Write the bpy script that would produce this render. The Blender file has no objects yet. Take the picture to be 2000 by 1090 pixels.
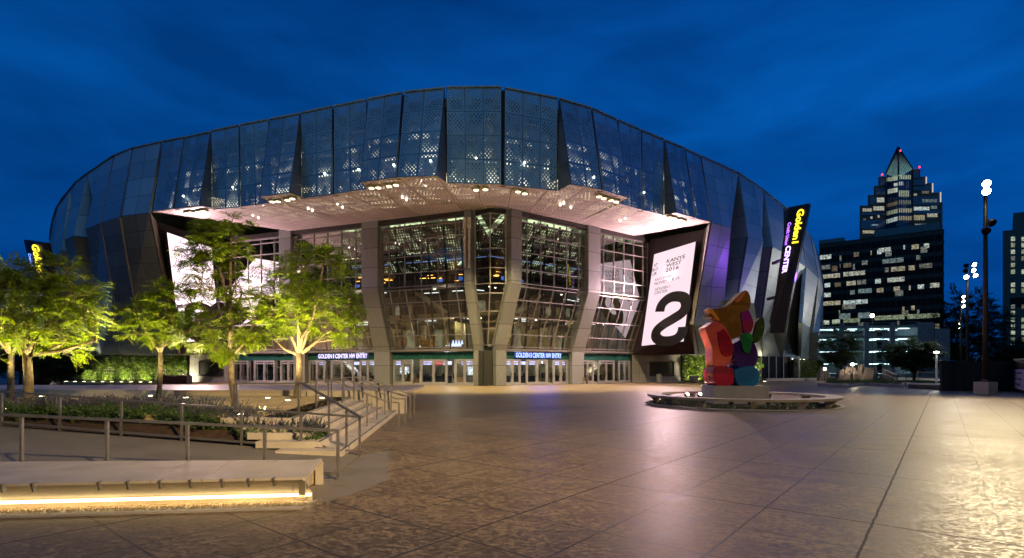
import bpy, math, random
from mathutils import Vector, Matrix
V = Vector
random.seed(7)
sc = bpy.context.scene
COL = sc.collection

# ---------------------------------------------------------------- camera
CH, F, CX, HY = 2.0, 1040.0, 1000.0, 719.0
cam = bpy.data.cameras.new('camera'); camo = bpy.data.objects.new('camera', cam); COL.objects.link(camo)
camo.location = (0, 0, CH); camo.rotation_euler = (math.radians(90), 0, 0)
cam.sensor_width = 36; cam.lens = 36*F/2000; cam.shift_y = (HY-545)/2000
cam.clip_start = .1; cam.clip_end = 5000
sc.camera = camo
# ---------------------------------------------------------------- exposure
sc.view_settings.view_transform = 'Standard'; sc.view_settings.look = 'None'
sc.view_settings.exposure = 0; sc.view_settings.gamma = 1
sc.render.engine = 'CYCLES'
sc.cycles.use_denoising = True
sc.cycles.max_bounces = 8; sc.cycles.diffuse_bounces = 3; sc.cycles.glossy_bounces = 4
sc.cycles.transparent_max_bounces = 16; sc.cycles.transmission_bounces = 4
sc.cycles.sample_clamp_indirect = 4
sc.cycles.caustics_reflective = False; sc.cycles.caustics_refractive = False

# ---------------------------------------------------------------- node helpers
def link(nt, a, b): nt.links.new(a, b)
def sock(nt, inp, v):
    if hasattr(v, 'is_output') or isinstance(v, bpy.types.NodeSocket): nt.links.new(v, inp)
    else: inp.default_value = v
def nd(nt, t, **k):
    n = nt.nodes.new(t)
    for a, b in k.items(): setattr(n, a, b)
    return n
def MA(nt, op, a, b=None, c=None, clamp=False):
    n = nd(nt, 'ShaderNodeMath', operation=op); n.use_clamp = clamp
    sock(nt, n.inputs[0], a)
    if b is not None: sock(nt, n.inputs[1], b)
    if c is not None: sock(nt, n.inputs[2], c)
    return n.outputs[0]
def MIX(nt, f, a, b, blend='MIX'):
    n = nd(nt, 'ShaderNodeMix', data_type='RGBA', blend_type=blend)
    sock(nt, n.inputs['Factor'], f)
    sock(nt, n.inputs[6], a if not isinstance(a, tuple) else (*a[:3], 1))
    sock(nt, n.inputs[7], b if not isinstance(b, tuple) else (*b[:3], 1))
    return n.outputs[2]
def RAMP(nt, f, stops):
    n = nd(nt, 'ShaderNodeValToRGB'); sock(nt, n.inputs[0], f)
    e = n.color_ramp.elements
    while len(e) < len(stops): e.new(.5)
    for i, (p, c) in enumerate(stops):
        e[i].position = p; e[i].color = (*c, 1) if isinstance(c, tuple) else (c, c, c, 1)
    return n.outputs[0]
def NOISE(nt, vec, scale, detail=4, rough=.55, dist=0):
    n = nd(nt, 'ShaderNodeTexNoise'); n.inputs['Scale'].default_value = scale
    n.inputs['Detail'].default_value = detail; n.inputs['Roughness'].default_value = rough
    n.inputs['Distortion'].default_value = dist
    if vec is not None: link(nt, vec, n.inputs['Vector'])
    return n.outputs['Fac']
def MAPP(nt, vec, scale=(1,1,1), rot=(0,0,0), loc=(0,0,0)):
    n = nd(nt, 'ShaderNodeMapping'); link(nt, vec, n.inputs['Vector'])
    n.inputs['Scale'].default_value = scale; n.inputs['Rotation'].default_value = rot; n.inputs['Location'].default_value = loc
    return n.outputs[0]
def OBJC(nt): return nd(nt, 'ShaderNodeTexCoord').outputs['Object']
def POS(nt): return nd(nt, 'ShaderNodeNewGeometry').outputs['Position']
def UVN(nt, name='UVMap'): return nd(nt, 'ShaderNodeUVMap', uv_map=name).outputs[0]
def SEP(nt, v):
    n = nd(nt, 'ShaderNodeSeparateXYZ'); link(nt, v, n.inputs[0]); return n.outputs
def BUMP(nt, h, s, d=.05):
    n = nd(nt, 'ShaderNodeBump'); n.inputs['Strength'].default_value = s; n.inputs['Distance'].default_value = d
    link(nt, h, n.inputs['Height']); return n.outputs[0]
def newmat(name):
    m = bpy.data.materials.new(name); m.use_nodes = True
    nt = m.node_tree; b = nt.nodes['Principled BSDF']; return m, nt, b
MATS = {}
def pm(name, col, rough=.6, metal=0., var=.25, scale=2., bump=.15, bs=30., spec=.5):
    """plain procedural surface: colour with noise variation, roughness variation and fine bump"""
    if name in MATS: return MATS[name]
    m, nt, b = newmat(name); p = POS(nt)
    n = NOISE(nt, p, scale, 5)
    dark = tuple(c*(1-var) for c in col); lite = tuple(min(1, c*(1+var)) for c in col)
    link(nt, MIX(nt, RAMP(nt, n, [(.3, 0.), (.7, 1.)]), dark, lite), b.inputs['Base Color'])
    b.inputs['Metallic'].default_value = metal; b.inputs['Specular IOR Level'].default_value = spec
    link(nt, MA(nt, 'MULTIPLY_ADD', n, .25, rough-.12, True), b.inputs['Roughness'])
    if bump: link(nt, BUMP(nt, NOISE(nt, p, bs, 3), bump), b.inputs['Normal'])
    MATS[name] = m; return m
def em(name, col, s, var=0., scale=1.):
    if name in MATS: return MATS[name]
    m, nt, b = newmat(name); b.inputs['Base Color'].default_value = (.02,.02,.02,1)
    b.inputs['Roughness'].default_value = .4
    b.inputs['Emission Color'].default_value = (*col, 1); b.inputs['Emission Strength'].default_value = s
    if var:
        n = NOISE(nt, POS(nt), scale, 3)
        link(nt, MA(nt, 'MULTIPLY', RAMP(nt, n, [(.35, 1-var), (.6, 1.)]), s), b.inputs['Emission Strength'])
    MATS[name] = m; return m

# ---------------------------------------------------------------- world: dusk sky after sunset, thin clouds
w = bpy.data.worlds.new('World'); sc.world = w; w.use_nodes = True
nt = w.node_tree; bg = nt.nodes['Background']
d = nd(nt, 'ShaderNodeTexCoord').outputs['Generated']
s = SEP(nt, d)
base = RAMP(nt, s[2], [(-.0, (.0006,.036,.17)), (.12, (.0004,.046,.225)), (.38, (.0005,.068,.30)), (.62, (.0004,.042,.21)), (1., (.0004,.03,.15))])
side = MA(nt, 'MULTIPLY_ADD', s[0], .22, 1.24)
side = MA(nt, 'ADD', side, MA(nt, 'MULTIPLY', MA(nt, 'MAXIMUM', MA(nt, 'MULTIPLY', s[1], -1.), 0.), 1.))
cl = NOISE(nt, MAPP(nt, d, (1.3, 1.3, 4.2), (0, .35, .2)), 2.3, 5, .5, .4)
c2 = NOISE(nt, MAPP(nt, d, (1, 1, 3), (0, -.3, .6)), 5.5, 5, .55, .3)
k = MA(nt, 'ADD', MA(nt, 'MULTIPLY', cl, .75), MA(nt, 'MULTIPLY', c2, .25))
shade = RAMP(nt, k, [(.36, (.60,.60,.64)), (.5, (.84,.84,.86)), (.66, (1.10,1.14,1.12))])
colr = MIX(nt, 1., base, shade, 'MULTIPLY')
vm = nd(nt, 'ShaderNodeVectorMath', operation='SCALE'); link(nt, colr, vm.inputs[0]); link(nt, side, vm.inputs['Scale'])
bk = MA(nt, 'MULTIPLY', s[1], -1.6, None, True)
link(nt, MIX(nt, bk, vm.outputs[0], (.045,.155,.29)), bg.inputs['Color']); bg.inputs['Strength'].default_value = 1.0

# ---------------------------------------------------------------- geometry helpers
def P(px, py, Y): return V(((px-CX)*Y/F, Y, CH+(HY-py)*Y/F))      # a point at depth Y
def Zp(px, py, z):                                                 # a point at height z
    Y = F*(z-CH)/(HY-py); return V(((px-CX)*Y/F, Y, z))
WL = {}
def root_loc(o):
    while o.parent: o = o.parent
    return V(o.location)
def tag(o, label=None, cat=None, group=None, kind=None):
    if label: o['label'] = label
    if cat: o['category'] = cat
    if group: o['group'] = group
    if kind: o['kind'] = kind
    return o
def thing(name, label, cat, loc=(0,0,0), group=None):
    o = bpy.data.objects.new(name, None); COL.objects.link(o); o.location = loc
    o.empty_display_size = .2
    return tag(o, label, cat, group)
class MB:
    def __init__(s): s.v = []; s.f = []; s.uv = []; s.uv2 = []; s.m = []
    def face(s, pts, uv=None, uv2=None, mi=0):
        n = len(s.v); s.v += [tuple(p) for p in pts]; s.f.append(tuple(range(n, n+len(pts))))
        s.uv += uv if uv else [(0,0)]*len(pts); s.uv2 += uv2 if uv2 else [(0,0)]*len(pts); s.m.append(mi)
        return s
    def hexa(s, a, mi=0):      # 8 corners: bottom 4 (ccw), top 4
        for q in ((3,2,1,0),(4,5,6,7),(0,1,5,4),(1,2,6,5),(2,3,7,6),(3,0,4,7)):
            s.face([a[i] for i in q], mi=mi)
        return s
    def box(s, c, sz, rz=0, mi=0, taper=1.):
        ca, sa = math.cos(rz), math.sin(rz); x, y, z = [q/2 for q in sz]; a = []
        for dz, t in ((-z, 1.), (z, taper)):
            for dx, dy in ((-x,-y),(x,-y),(x,y),(-x,y)):
                dx *= t; dy *= t
                a.append((c[0]+dx*ca-dy*sa, c[1]+dx*sa+dy*ca, c[2]+dz))
        return s.hexa(a, mi)
    def bar(s, p0, p1, w, d, up=V((0,0,1)), mi=0):
        p0, p1 = V(p0), V(p1); t = (p1-p0).normalized(); x = t.cross(V(up))
        if x.length < 1e-3: x = t.cross(V((1,0,0)))
        x.normalize(); y = x.cross(t).normalized(); x *= w/2; y *= d/2
        return s.hexa([p0-x-y, p0+x-y, p0+x+y, p0-x+y, p1-x-y, p1+x-y, p1+x+y, p1-x+y], mi)
    def tube(s, pts, rs, n=8, mi=0, cap=True):
        pts = [V(p) for p in pts]; b = len(s.v); 
        if not isinstance(rs, (list, tuple)): rs = [rs]*len(pts)
        prev = None
        for i, p in enumerate(pts):
            t = (pts[min(i+1, len(pts)-1)]-pts[max(i-1, 0)]).normalized()
            x = prev - t*prev.dot(t) if prev else t.orthogonal()
            x.normalize(); prev = x; y = t.cross(x)
            for k in range(n):
                a = 2*math.pi*k/n; s.v.append(tuple(p+(x*math.cos(a)+y*math.sin(a))*rs[i]))
        for i in range(len(pts)-1):
            for k in range(n):
                q = (b+i*n+k, b+i*n+(k+1)%n, b+(i+1)*n+(k+1)%n, b+(i+1)*n+k)
                s.f.append(q); s.uv += [(0,0)]*4; s.uv2 += [(0,0)]*4; s.m.append(mi)
        if cap:
            for r in (tuple(range(b+n-1, b-1, -1)), tuple(range(b+(len(pts)-1)*n, b+len(pts)*n))):
                s.f.append(r); s.uv += [(0,0)]*n; s.uv2 += [(0,0)]*n; s.m.append(mi)
        return s
    def lathe(s, c, prof, n=16, mi=0):
        return s.tube([(c[0], c[1], c[2]+z) for r, z in prof], [r for r, z in prof], n, mi)
    def prism(s, poly, z0, z1, mi=0):
        s.face([(x, y, z1) for x, y in poly], mi=mi); s.face([(x, y, z0) for x, y in reversed(poly)], mi=mi)
        for i in range(len(poly)):
            a, b = poly[i], poly[(i+1) % len(poly)]
            s.face([(a[0],a[1],z0),(b[0],b[1],z0),(b[0],b[1],z1),(a[0],a[1],z1)], mi=mi)
        return s
    def build(s, name, mats, parent=None, smooth=False, at=None):
        off = root_loc(parent) if parent else V(at) if at is not None else V((0,0,0))
        me = bpy.data.meshes.new(name)
        me.from_pydata([tuple(V(p)-off) for p in s.v], [], s.f)
        for nm, dat in (('UVMap', s.uv), ('cell', s.uv2)):
            if any(q != (0,0) for q in dat[:4000]):
                l = me.uv_layers.new(name=nm); l.data.foreach_set('uv', [c for q in dat for c in q])
        for m in (mats if isinstance(mats, (list, tuple)) else [mats]): me.materials.append(m)
        me.polygons.foreach_set('material_index', s.m)
        if smooth: me.polygons.foreach_set('use_smooth', [True]*len(s.f))
        me.update()
        o = bpy.data.objects.new(name, me); COL.objects.link(o)
        if parent: o.parent = parent
        elif at is not None: o.location = at
        return o
def copy_tree(o, parent=None):
    c = o.copy(); COL.objects.link(c)
    if parent: c.parent = parent
    for ch in list(o.children): copy_tree(ch, c)
    return c
def lamp(kind, name, loc, energy, col, parent=None, rot=None, aim=None, size=.25, **k):
    l = bpy.data.lights.new(name, kind); l.energy = energy; l.color = col
    if kind != 'AREA': l.shadow_soft_size = size
    else: l.size = size
    for a, b in k.items(): setattr(l, a, b)
    o = bpy.data.objects.new(name, l); COL.objects.link(o)
    if parent: o.parent = parent; o.location = V(loc)-root_loc(parent)
    else: o.location = loc
    if aim is not None: o.rotation_euler = (V(aim)-V(loc)).to_track_quat('-Z', 'Y').to_euler()
    elif rot: o.rotation_euler = rot
    return o
class Quad:                                   # bilinear surface for screens and signs
    def __init__(s, bl, br, tr, tl):
        s.c = [V(bl), V(br), V(tr), V(tl)]
        s.n = (s.c[1]-s.c[0]).cross(s.c[3]-s.c[0]).normalized()
    def pt(s, u, v, d=0):
        a = s.c[0].lerp(s.c[1], u); b = s.c[3].lerp(s.c[2], u); return a.lerp(b, v)+s.n*d
_tc = {}
def text_geo(body, off=0.):
    k = (body, off)
    if k in _tc: return _tc[k]
    cu = bpy.data.curves.new('lettering', 'FONT'); cu.body = body; cu.offset = off; cu.resolution_u = 3
    cu.fill_mode = 'FRONT'
    o = bpy.data.objects.new('lettering', cu); COL.objects.link(o)
    dg = bpy.context.evaluated_depsgraph_get(); me = bpy.data.meshes.new_from_object(o.evaluated_get(dg))
    vs = [tuple(v.co) for v in me.vertices]; fs = [tuple(p.vertices) for p in me.polygons]
    bpy.data.objects.remove(o); bpy.data.curves.remove(cu); bpy.data.meshes.remove(me)
    x0 = min(v[0] for v in vs); x1 = max(v[0] for v in vs); y0 = min(v[1] for v in vs); y1 = max(v[1] for v in vs)
    r = [((v[0]-x0)/(x1-x0), (v[1]-y0)/(y1-y0)) for v in vs], fs
    _tc[k] = r; return r
def text_on(mb, q, body, u0, v0, u1, v1, d=.03, off=0., down=False, mi=0):
    """lettering laid on quad q inside a rectangle; down = read from top to bottom"""
    vs, fs = text_geo(body, off); n = len(mb.v)
    for x, y in vs:
        if down: u, v = u0+(u1-u0)*y, v1-(v1-v0)*x
        else: u, v = u0+(u1-u0)*x, v0+(v1-v0)*y
        mb.v.append(tuple(q.pt(u, v, d)))
    for f in fs:
        mb.f.append(tuple(n+i for i in f)); mb.uv += [(0,0)]*len(f); mb.uv2 += [(0,0)]*len(f); mb.m.append(mi)

# ---------------------------------------------------------------- special materials
def mat_plaza():
    m, nt, b = newmat('stamped_concrete'); p = POS(nt)
    rot = MAPP(nt, p, (1,1,1), (0,0,0))
    s = SEP(nt, p)
    a = MA(nt, 'SUBTRACT', MA(nt, 'MULTIPLY', s[0], .777), MA(nt, 'MULTIPLY', s[1], .629))
    c = MA(nt, 'ADD', MA(nt, 'MULTIPLY', s[0], .629), MA(nt, 'MULTIPLY', s[1], .777))
    wob = MA(nt, 'MULTIPLY_ADD', NOISE(nt, p, 3., 3), .03, -.015)
    def lines(t, off, sp, wd):
        q = MA(nt, 'FRACT', MA(nt, 'DIVIDE', MA(nt, 'ADD', MA(nt, 'SUBTRACT', t, off), wob), sp))
        q = MA(nt, 'ABSOLUTE', MA(nt, 'SUBTRACT', q, .5))
        return MA(nt, 'GREATER_THAN', q, .5-wd/sp)
    faint = MA(nt, 'MAXIMUM', lines(a, .563, 1.27, .014), lines(c, .74, 1.25, .012))
    strong = MA(nt, 'MAXIMUM', lines(a, -.707, 3.81, .015), lines(c, 8.24, 3.75, .015))
    ln = MA(nt, 'MAXIMUM', MA(nt, 'MULTIPLY', faint, MA(nt, 'MULTIPLY_ADD', NOISE(nt, p, .25, 3), 1.0, .45, True)), strong)
    big = NOISE(nt, p, .35, 4); st = MAPP(nt, p, (1., 1.5, 1), (0,0,.5))
    mot = NOISE(nt, st, 9., 8, .72, .4); fine = NOISE(nt, p, 60, 3); spk = NOISE(nt, st, 20., 5, .65)
    worn = RAMP(nt, MA(nt, 'ADD', MA(nt, 'ADD', MA(nt, 'MULTIPLY', mot, .6), MA(nt, 'MULTIPLY', spk, .25)), MA(nt, 'MULTIPLY', big, .15)), [(.485, 0.), (.515, 1.)])
    col = MIX(nt, worn, (.085,.056,.028), (.34,.245,.135))
    col = MIX(nt, MA(nt, 'MULTIPLY', big, .5), col, (.17,.115,.055))
    pat = RAMP(nt, NOISE(nt, MAPP(nt, p, (1,1.3,1), (0,0,.6)), 1.7, 7, .72), [(.47, 0.), (.56, 1.)])
    col = MIX(nt, MA(nt, 'MULTIPLY', pat, .42), col, (.06,.042,.022))
    col = MIX(nt, ln, col, (.035,.028,.02))
    link(nt, col, b.inputs['Base Color'])
    r = MA(nt, 'MULTIPLY_ADD', worn, .16, MA(nt, 'MULTIPLY_ADD', spk, .5, MA(nt, 'MULTIPLY_ADD', pat, -.05, .21)), True)
    link(nt, MA(nt, 'MAXIMUM', r, MA(nt, 'MULTIPLY', strong, .8)), b.inputs['Roughness'])
    b.inputs['Specular IOR Level'].default_value = .75
    h = MA(nt, 'SUBTRACT', MA(nt, 'ADD', MA(nt, 'MULTIPLY', spk, .8), MA(nt, 'MULTIPLY', fine, .3)), MA(nt, 'MULTIPLY', ln, .6))
    link(nt, BUMP(nt, h, .3, .006), b.inputs['Normal'])
    return m
def seams(nt, wd=.02):
    c = SEP(nt, UVN(nt, 'cell'))
    def e(t, k):
        q = MA(nt, 'ABSOLUTE', MA(nt, 'SUBTRACT', MA(nt, 'FRACT', t), .5)); return MA(nt, 'GREATER_THAN', q, .5-k)
    return MA(nt, 'MAXIMUM', e(c[0], wd), e(c[1], wd*.8)), c
def tile_rand(nt, c):
    cb = nd(nt, 'ShaderNodeCombineXYZ'); link(nt, MA(nt, 'FLOOR', c[0]), cb.inputs[0]); link(nt, MA(nt, 'FLOOR', c[1]), cb.inputs[1])
    oi = nd(nt, 'ShaderNodeObjectInfo').outputs['Random']; link(nt, MA(nt, 'MULTIPLY', oi, 50.), cb.inputs[2])
    wn = nd(nt, 'ShaderNodeTexWhiteNoise'); link(nt, cb.outputs[0], wn.inputs['Vector']); return wn.outputs['Value']
def mat_clad(name, col, metal, rough, perf=False, wd=.012):
    m, nt, b = newmat(name); sm, c = seams(nt, wd); p = POS(nt); r = tile_rand(nt, c)
    n = NOISE(nt, p, .6, 4); n2 = NOISE(nt, MAPP(nt, p, (3,3,.5)), 2.2, 5)
    k = MA(nt, 'ADD', MA(nt, 'MULTIPLY', r, .30), MA(nt, 'MULTIPLY', n2, .35)); k = MA(nt, 'ADD', k, .62)
    vm = nd(nt, 'ShaderNodeVectorMath', operation='SCALE'); vm.inputs[0].default_value = col; link(nt, k, vm.inputs['Scale'])
    link(nt, MIX(nt, sm, vm.outputs[0], tuple(q*.10 for q in col)), b.inputs['Base Color'])
    b.inputs['Metallic'].default_value = metal
    link(nt, MA(nt, 'ADD', MA(nt, 'MULTIPLY', n, .2), MA(nt, 'MULTIPLY_ADD', r, .08, rough-.12), None, True), b.inputs['Roughness'])
    link(nt, BUMP(nt, MA(nt, 'ADD', MA(nt, 'MULTIPLY', n, 2.), MA(nt, 'MULTIPLY', sm, -.6)), .25, .04), b.inputs['Normal'])
    if perf:
        u = SEP(nt, UVN(nt))
        pu, pv = (.33, .40) if perf == 1 else (.34, 1.0)
        f = MA(nt, 'MULTIPLY', MA(nt, 'COSINE', MA(nt, 'MULTIPLY', u[0], 2*math.pi/pu)), MA(nt, 'COSINE', MA(nt, 'MULTIPLY', u[1], 2*math.pi/pv)))
        clu = NOISE(nt, MAPP(nt, UVN(nt, 'cell'), (.9, 1.1, 1)), 1.6, 2, .5, .4)
        x = MA(nt, 'MULTIPLY', r, .12)
        clu = RAMP(nt, MA(nt, 'ADD', clu, x), [(.40, 0.), (.60, 1.)])
        thr = MA(nt, 'MULTIPLY_ADD', clu, -.66 if perf == 1 else -.52, 1.04)
        hole = MA(nt, 'GREATER_THAN', f, thr)
        sm2, _ = seams(nt, .085)
        hole = MA(nt, 'MULTIPLY', hole, MA(nt, 'SUBTRACT', 1., sm2))
        tr = nd(nt, 'ShaderNodeBsdfTransparent'); mx = nd(nt, 'ShaderNodeMixShader')
        link(nt, hole, mx.inputs[0]); link(nt, b.outputs[0], mx.inputs[1]); link(nt, tr.outputs[0], mx.inputs[2])
        link(nt, mx.outputs[0], nt.nodes['Material Output'].inputs[0])
    return m
def mat_glass(name, tint=(.75,.8,.78), spec=1.0, base=.06):
    m, nt, b = newmat(name); nt.nodes.remove(b)
    fr = nd(nt, 'ShaderNodeFresnel'); fr.inputs[0].default_value = 1.52
    tr = nd(nt, 'ShaderNodeBsdfTransparent'); tr.inputs[0].default_value = (*tint, 1)
    gl = nd(nt, 'ShaderNodeBsdfGlossy'); gl.inputs['Roughness'].default_value = .0
    mx = nd(nt, 'ShaderNodeMixShader')
    link(nt, MA(nt, 'MULTIPLY_ADD', fr.outputs[0], spec, base, True), mx.inputs[0])
    link(nt, tr.outputs[0], mx.inputs[1]); link(nt, gl.outputs[0], mx.inputs[2])
    link(nt, mx.outputs[0], nt.nodes['Material Output'].inputs[0]); return m
def mat_leaf(name, col, col2, tl=.35):
    m, nt, b = newmat(name)
    ti = nd(nt, 'ShaderNodeNewGeometry').outputs['Random Per Island']
    n = NOISE(nt, POS(nt), 1.2, 3)
    c = MIX(nt, MA(nt, 'MULTIPLY_ADD', ti, .6, MA(nt, 'MULTIPLY_ADD', n, .9, -.25), True), col, col2)
    b.inputs['Roughness'].default_value = .5
    link(nt, c, b.inputs['Base Color'])
    t = nd(nt, 'ShaderNodeBsdfTranslucent'); link(nt, c, t.inputs[0]); mx = nd(nt, 'ShaderNodeMixShader'); mx.inputs[0].default_value = tl
    link(nt, b.outputs[0], mx.inputs[1]); link(nt, t.outputs[0], mx.inputs[2])
    link(nt, mx.outputs[0], nt.nodes['Material Output'].inputs[0]); return m
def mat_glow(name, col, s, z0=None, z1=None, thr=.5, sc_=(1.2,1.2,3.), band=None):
    """emission painted in light and dark patches, for a lit room behind openings"""
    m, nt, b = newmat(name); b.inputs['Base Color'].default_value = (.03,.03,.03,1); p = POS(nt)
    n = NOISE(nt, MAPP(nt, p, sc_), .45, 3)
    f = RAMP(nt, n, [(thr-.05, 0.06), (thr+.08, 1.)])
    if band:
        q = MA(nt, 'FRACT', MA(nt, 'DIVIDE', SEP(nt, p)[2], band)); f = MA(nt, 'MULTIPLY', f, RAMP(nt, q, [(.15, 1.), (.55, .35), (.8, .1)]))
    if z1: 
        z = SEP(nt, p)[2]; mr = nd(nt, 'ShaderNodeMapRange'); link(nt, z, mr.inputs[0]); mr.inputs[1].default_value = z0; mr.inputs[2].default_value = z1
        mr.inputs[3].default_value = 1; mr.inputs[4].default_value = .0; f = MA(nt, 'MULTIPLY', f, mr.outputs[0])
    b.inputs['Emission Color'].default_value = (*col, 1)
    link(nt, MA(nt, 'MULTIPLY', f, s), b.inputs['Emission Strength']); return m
M_plaza = mat_plaza()
M_clad = mat_clad('metal_cladding', (.40,.47,.52), .70, .46)
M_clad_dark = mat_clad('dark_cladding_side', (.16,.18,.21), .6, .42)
M_perf = mat_clad('perforated_metal', (.24,.40,.52), .75, .48, 1)
M_soffit = mat_clad('soffit_panels', (.80,.68,.66), .05, .45, 2, .01)
M_glass = mat_glass('facade_glass', (.72,.76,.68), 1.2, .05)
M_glassr = mat_glass('reflective_glass', (.5,.52,.5), 1.6, .36)
M_doorglass = mat_glass('door_glass', (.85,.9,.88), .9, .03)
M_void = pm('dark_glazing', (.008,.010,.014), .45, .0, .3, .5, .0, spec=.2)
M_pier = mat_clad('pier_cladding', (.25,.25,.26), .3, .46)
M_frame = pm('aluminium_frame', (.30,.27,.27), .42, .6, .1)
M_doorframe = pm('door_frame_metal', (.40,.38,.42), .4, .5, .1)
M_green = pm('green_spandrel', (.018,.085,.075), .25, 0, .15, .6, .02)
M_wallp = mat_clad('wall_panels', (.36,.33,.34), .1, .5)
M_black = pm('black_surround', (.03,.013,.022), .45, 0, .2, 1., .05)
M_steel = pm('brushed_steel', (.36,.34,.33), .36, .85, .15, 8., .1, 80)
M_dsteel = pm('dark_painted_steel', (.05,.045,.045), .4, .4, .2)
M_conc = pm('smooth_concrete', (.40,.36,.32), .65, 0, .16, 1.3, .2, 40)
M_step = pm('pale_precast_stone', (.50,.44,.37), .6, 0, .12, 1.6, .15, 50)
M_ramp = pm('ramp_concrete', (.20,.175,.14), .6, 0, .15, .8, .3, 60)
# ================================================================ THE ARENA
HT, HL, HB = 27.4, 18.5, 3.9
M_lip = pm('soffit_lip', (.62,.52,.50), .5)
AR = thing('arena', 'large faceted metal arena with perforated overhang above a glass entrance front', 'arena', (-2.3, 62, 0))
def T(x, y): return Zp(x, y, HT)
def L(x, y): return Zp(x, y, HL)
INW = V((-8, 110, 0))
def inward(p):
    d = INW-V((p[0], p[1], 0)); d.z = 0; return d.normalized()
def panel(t0, t1, b1, b0, mat, name='cladding_panel', thick=.22, ncell=2, vh=2.3, parent=None):
    """one cladding panel: a face with turned-in edges"""
    mb = MB(); w_ = ((t1-t0).length+(b1-b0).length)/2; h = ((t0-b0).length+(t1-b1).length)/2
    nv = max(1, round(h/vh)); n = (b1-b0).cross(t0-b0).normalized()
    wt, wb = (t1-t0).length, (b1-b0).length
    mb.face([b0, b1, t1, t0], [(-wb/2,0),(wb/2,0),(wt/2,h),(-wt/2,h)], [(0,0),(ncell,0),(ncell,nv),(0,nv)])
    q = [b0, b1, t1, t0]; r = [p-n*thick for p in q]
    for i in range(4):
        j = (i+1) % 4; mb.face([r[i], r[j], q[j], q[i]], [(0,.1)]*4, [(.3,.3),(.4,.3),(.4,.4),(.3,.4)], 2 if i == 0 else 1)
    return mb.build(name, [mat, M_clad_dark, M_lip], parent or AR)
perf = {  # top-left, top-right, bottom-right, bottom-left  in the photograph's pixels, at roof height and soffit height
 'b': ((319,277),(359,269),(337,407),(298,413)), 'a': ((360,270),(410,258.5),(390,402),(340,408)),
 'A': ((413,257),(466,246),(467,405),(415,410)), 'B': ((469,245),(524,235),(529,396),(470,404)),
 'C': ((527,234),(585,223),(566,377),(508,384)), 'D': ((588,222),(648,209),(648,380),(590,388)),
 'E': ((652,209),(715,196),(718,369),(652,379)), 'F': ((719,195),(785,182),(773,347),(704,356)),
 'G': ((790,181),(868,173),(853,343),(776,346.5)), 'H': ((872,172),(979,171),(979,360.5),(873,357.5)),
 'I': ((986,173),(1089,193),(1088,372.5),(985,361.5)), 'J': ((1093,194),(1154,212),(1175,370),(1116,360)),
 'K': ((1157,213),(1205,235),(1228,386),(1180,373)), 'L': ((1208,236),(1252,255),(1254,410),(1211,398)),
 'M': ((1254,256),(1296,273),(1296,420),(1256,411)), 'N': ((1299,275),(1336.5,290.5),(1357,425),(1321,415)),
 'O': ((1338.5,292),(1368,305.5),(1388,434),(1360,426))}
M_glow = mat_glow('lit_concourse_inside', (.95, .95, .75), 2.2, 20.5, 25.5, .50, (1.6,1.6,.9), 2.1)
M_core = pm('dark_inner_shell', (.01,.012,.018), .7)
core = MB(); pts_t = []; pts_b = []
for k, (a, b, c, d) in perf.items():
    t0, t1, b1, b0 = T(*a), T(*b), L(*c), L(*d)
    p = panel(t0, t1, b1, b0, M_perf, 'perforated_panel', .18, 3 if k in 'HI' else 2)
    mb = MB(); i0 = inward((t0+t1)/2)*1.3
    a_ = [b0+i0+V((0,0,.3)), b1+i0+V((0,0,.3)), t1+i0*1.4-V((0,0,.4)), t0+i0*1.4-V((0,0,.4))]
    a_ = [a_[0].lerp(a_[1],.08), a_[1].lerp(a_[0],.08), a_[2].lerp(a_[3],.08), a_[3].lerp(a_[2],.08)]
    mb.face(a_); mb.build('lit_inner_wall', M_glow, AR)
    pts_t += [t0, t1]; pts_b += [b0, b1]
for i in range(len(pts_t)-1):
    q = [pts_b[i], pts_b[i+1], pts_t[i+1], pts_t[i]]
    if (pts_b[i+1]-pts_b[i]).length < .02: continue
    core.face([p+inward(p)*2.6+V((0,0,1.6 if p.z < 20 else 0)) for p in q])
pk = list(perf.values())
for k0, k1 in zip(pk, pk[1:]):
    m0, m1 = (L(*k0[2])+L(*k1[3]))/2, (T(*k0[1])+T(*k1[0]))/2
    if (L(*k0[2])-L(*k1[3])).length < 1.: j = MB(); j.bar(m0+inward(m0)*.45, m1+inward(m1)*.45, .55, .1, V((0,-1,0))); j.build('joint_glow_block', M_core, AR)  # dark bars added to stop the glow showing through the panel gaps
core.build('dark_core_wall', M_core, AR)
# fins on the projecting panels
for tp, bp, rc in (((410.5,258.5),(390.5,402),(414,409.5)), ((586,223),(566.5,377),(589.5,388.5)), ((868.5,173),(853.5,343),(872,358)),
                   ((1091,194),(1115.5,360),(1089.5,373)), ((1297.5,274.5),(1320.5,415),(1297.5,421)),
                   ((526.5,234.5),(507.5,384),(528,397)), ((718.5,195.5),(703.5,356),(720,369)), ((1206,235.5),(1228.5,386),(1209.5,397.5))):
    a, b, c = T(*tp), L(*bp), L(*rc); mb = MB(); h = 9
    a2 = a+inward(a)*.15
    mb.face([a, b, c, a2], [(0,h),(-1,0),(1.5,0),(.2,h)], [(.5,4),(.1,0),(.9,0),(.6,4)])
    mb.build('panel_return', M_perf_dark if 'M_perf_dark' in globals() else M_clad_dark, AR)
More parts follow.
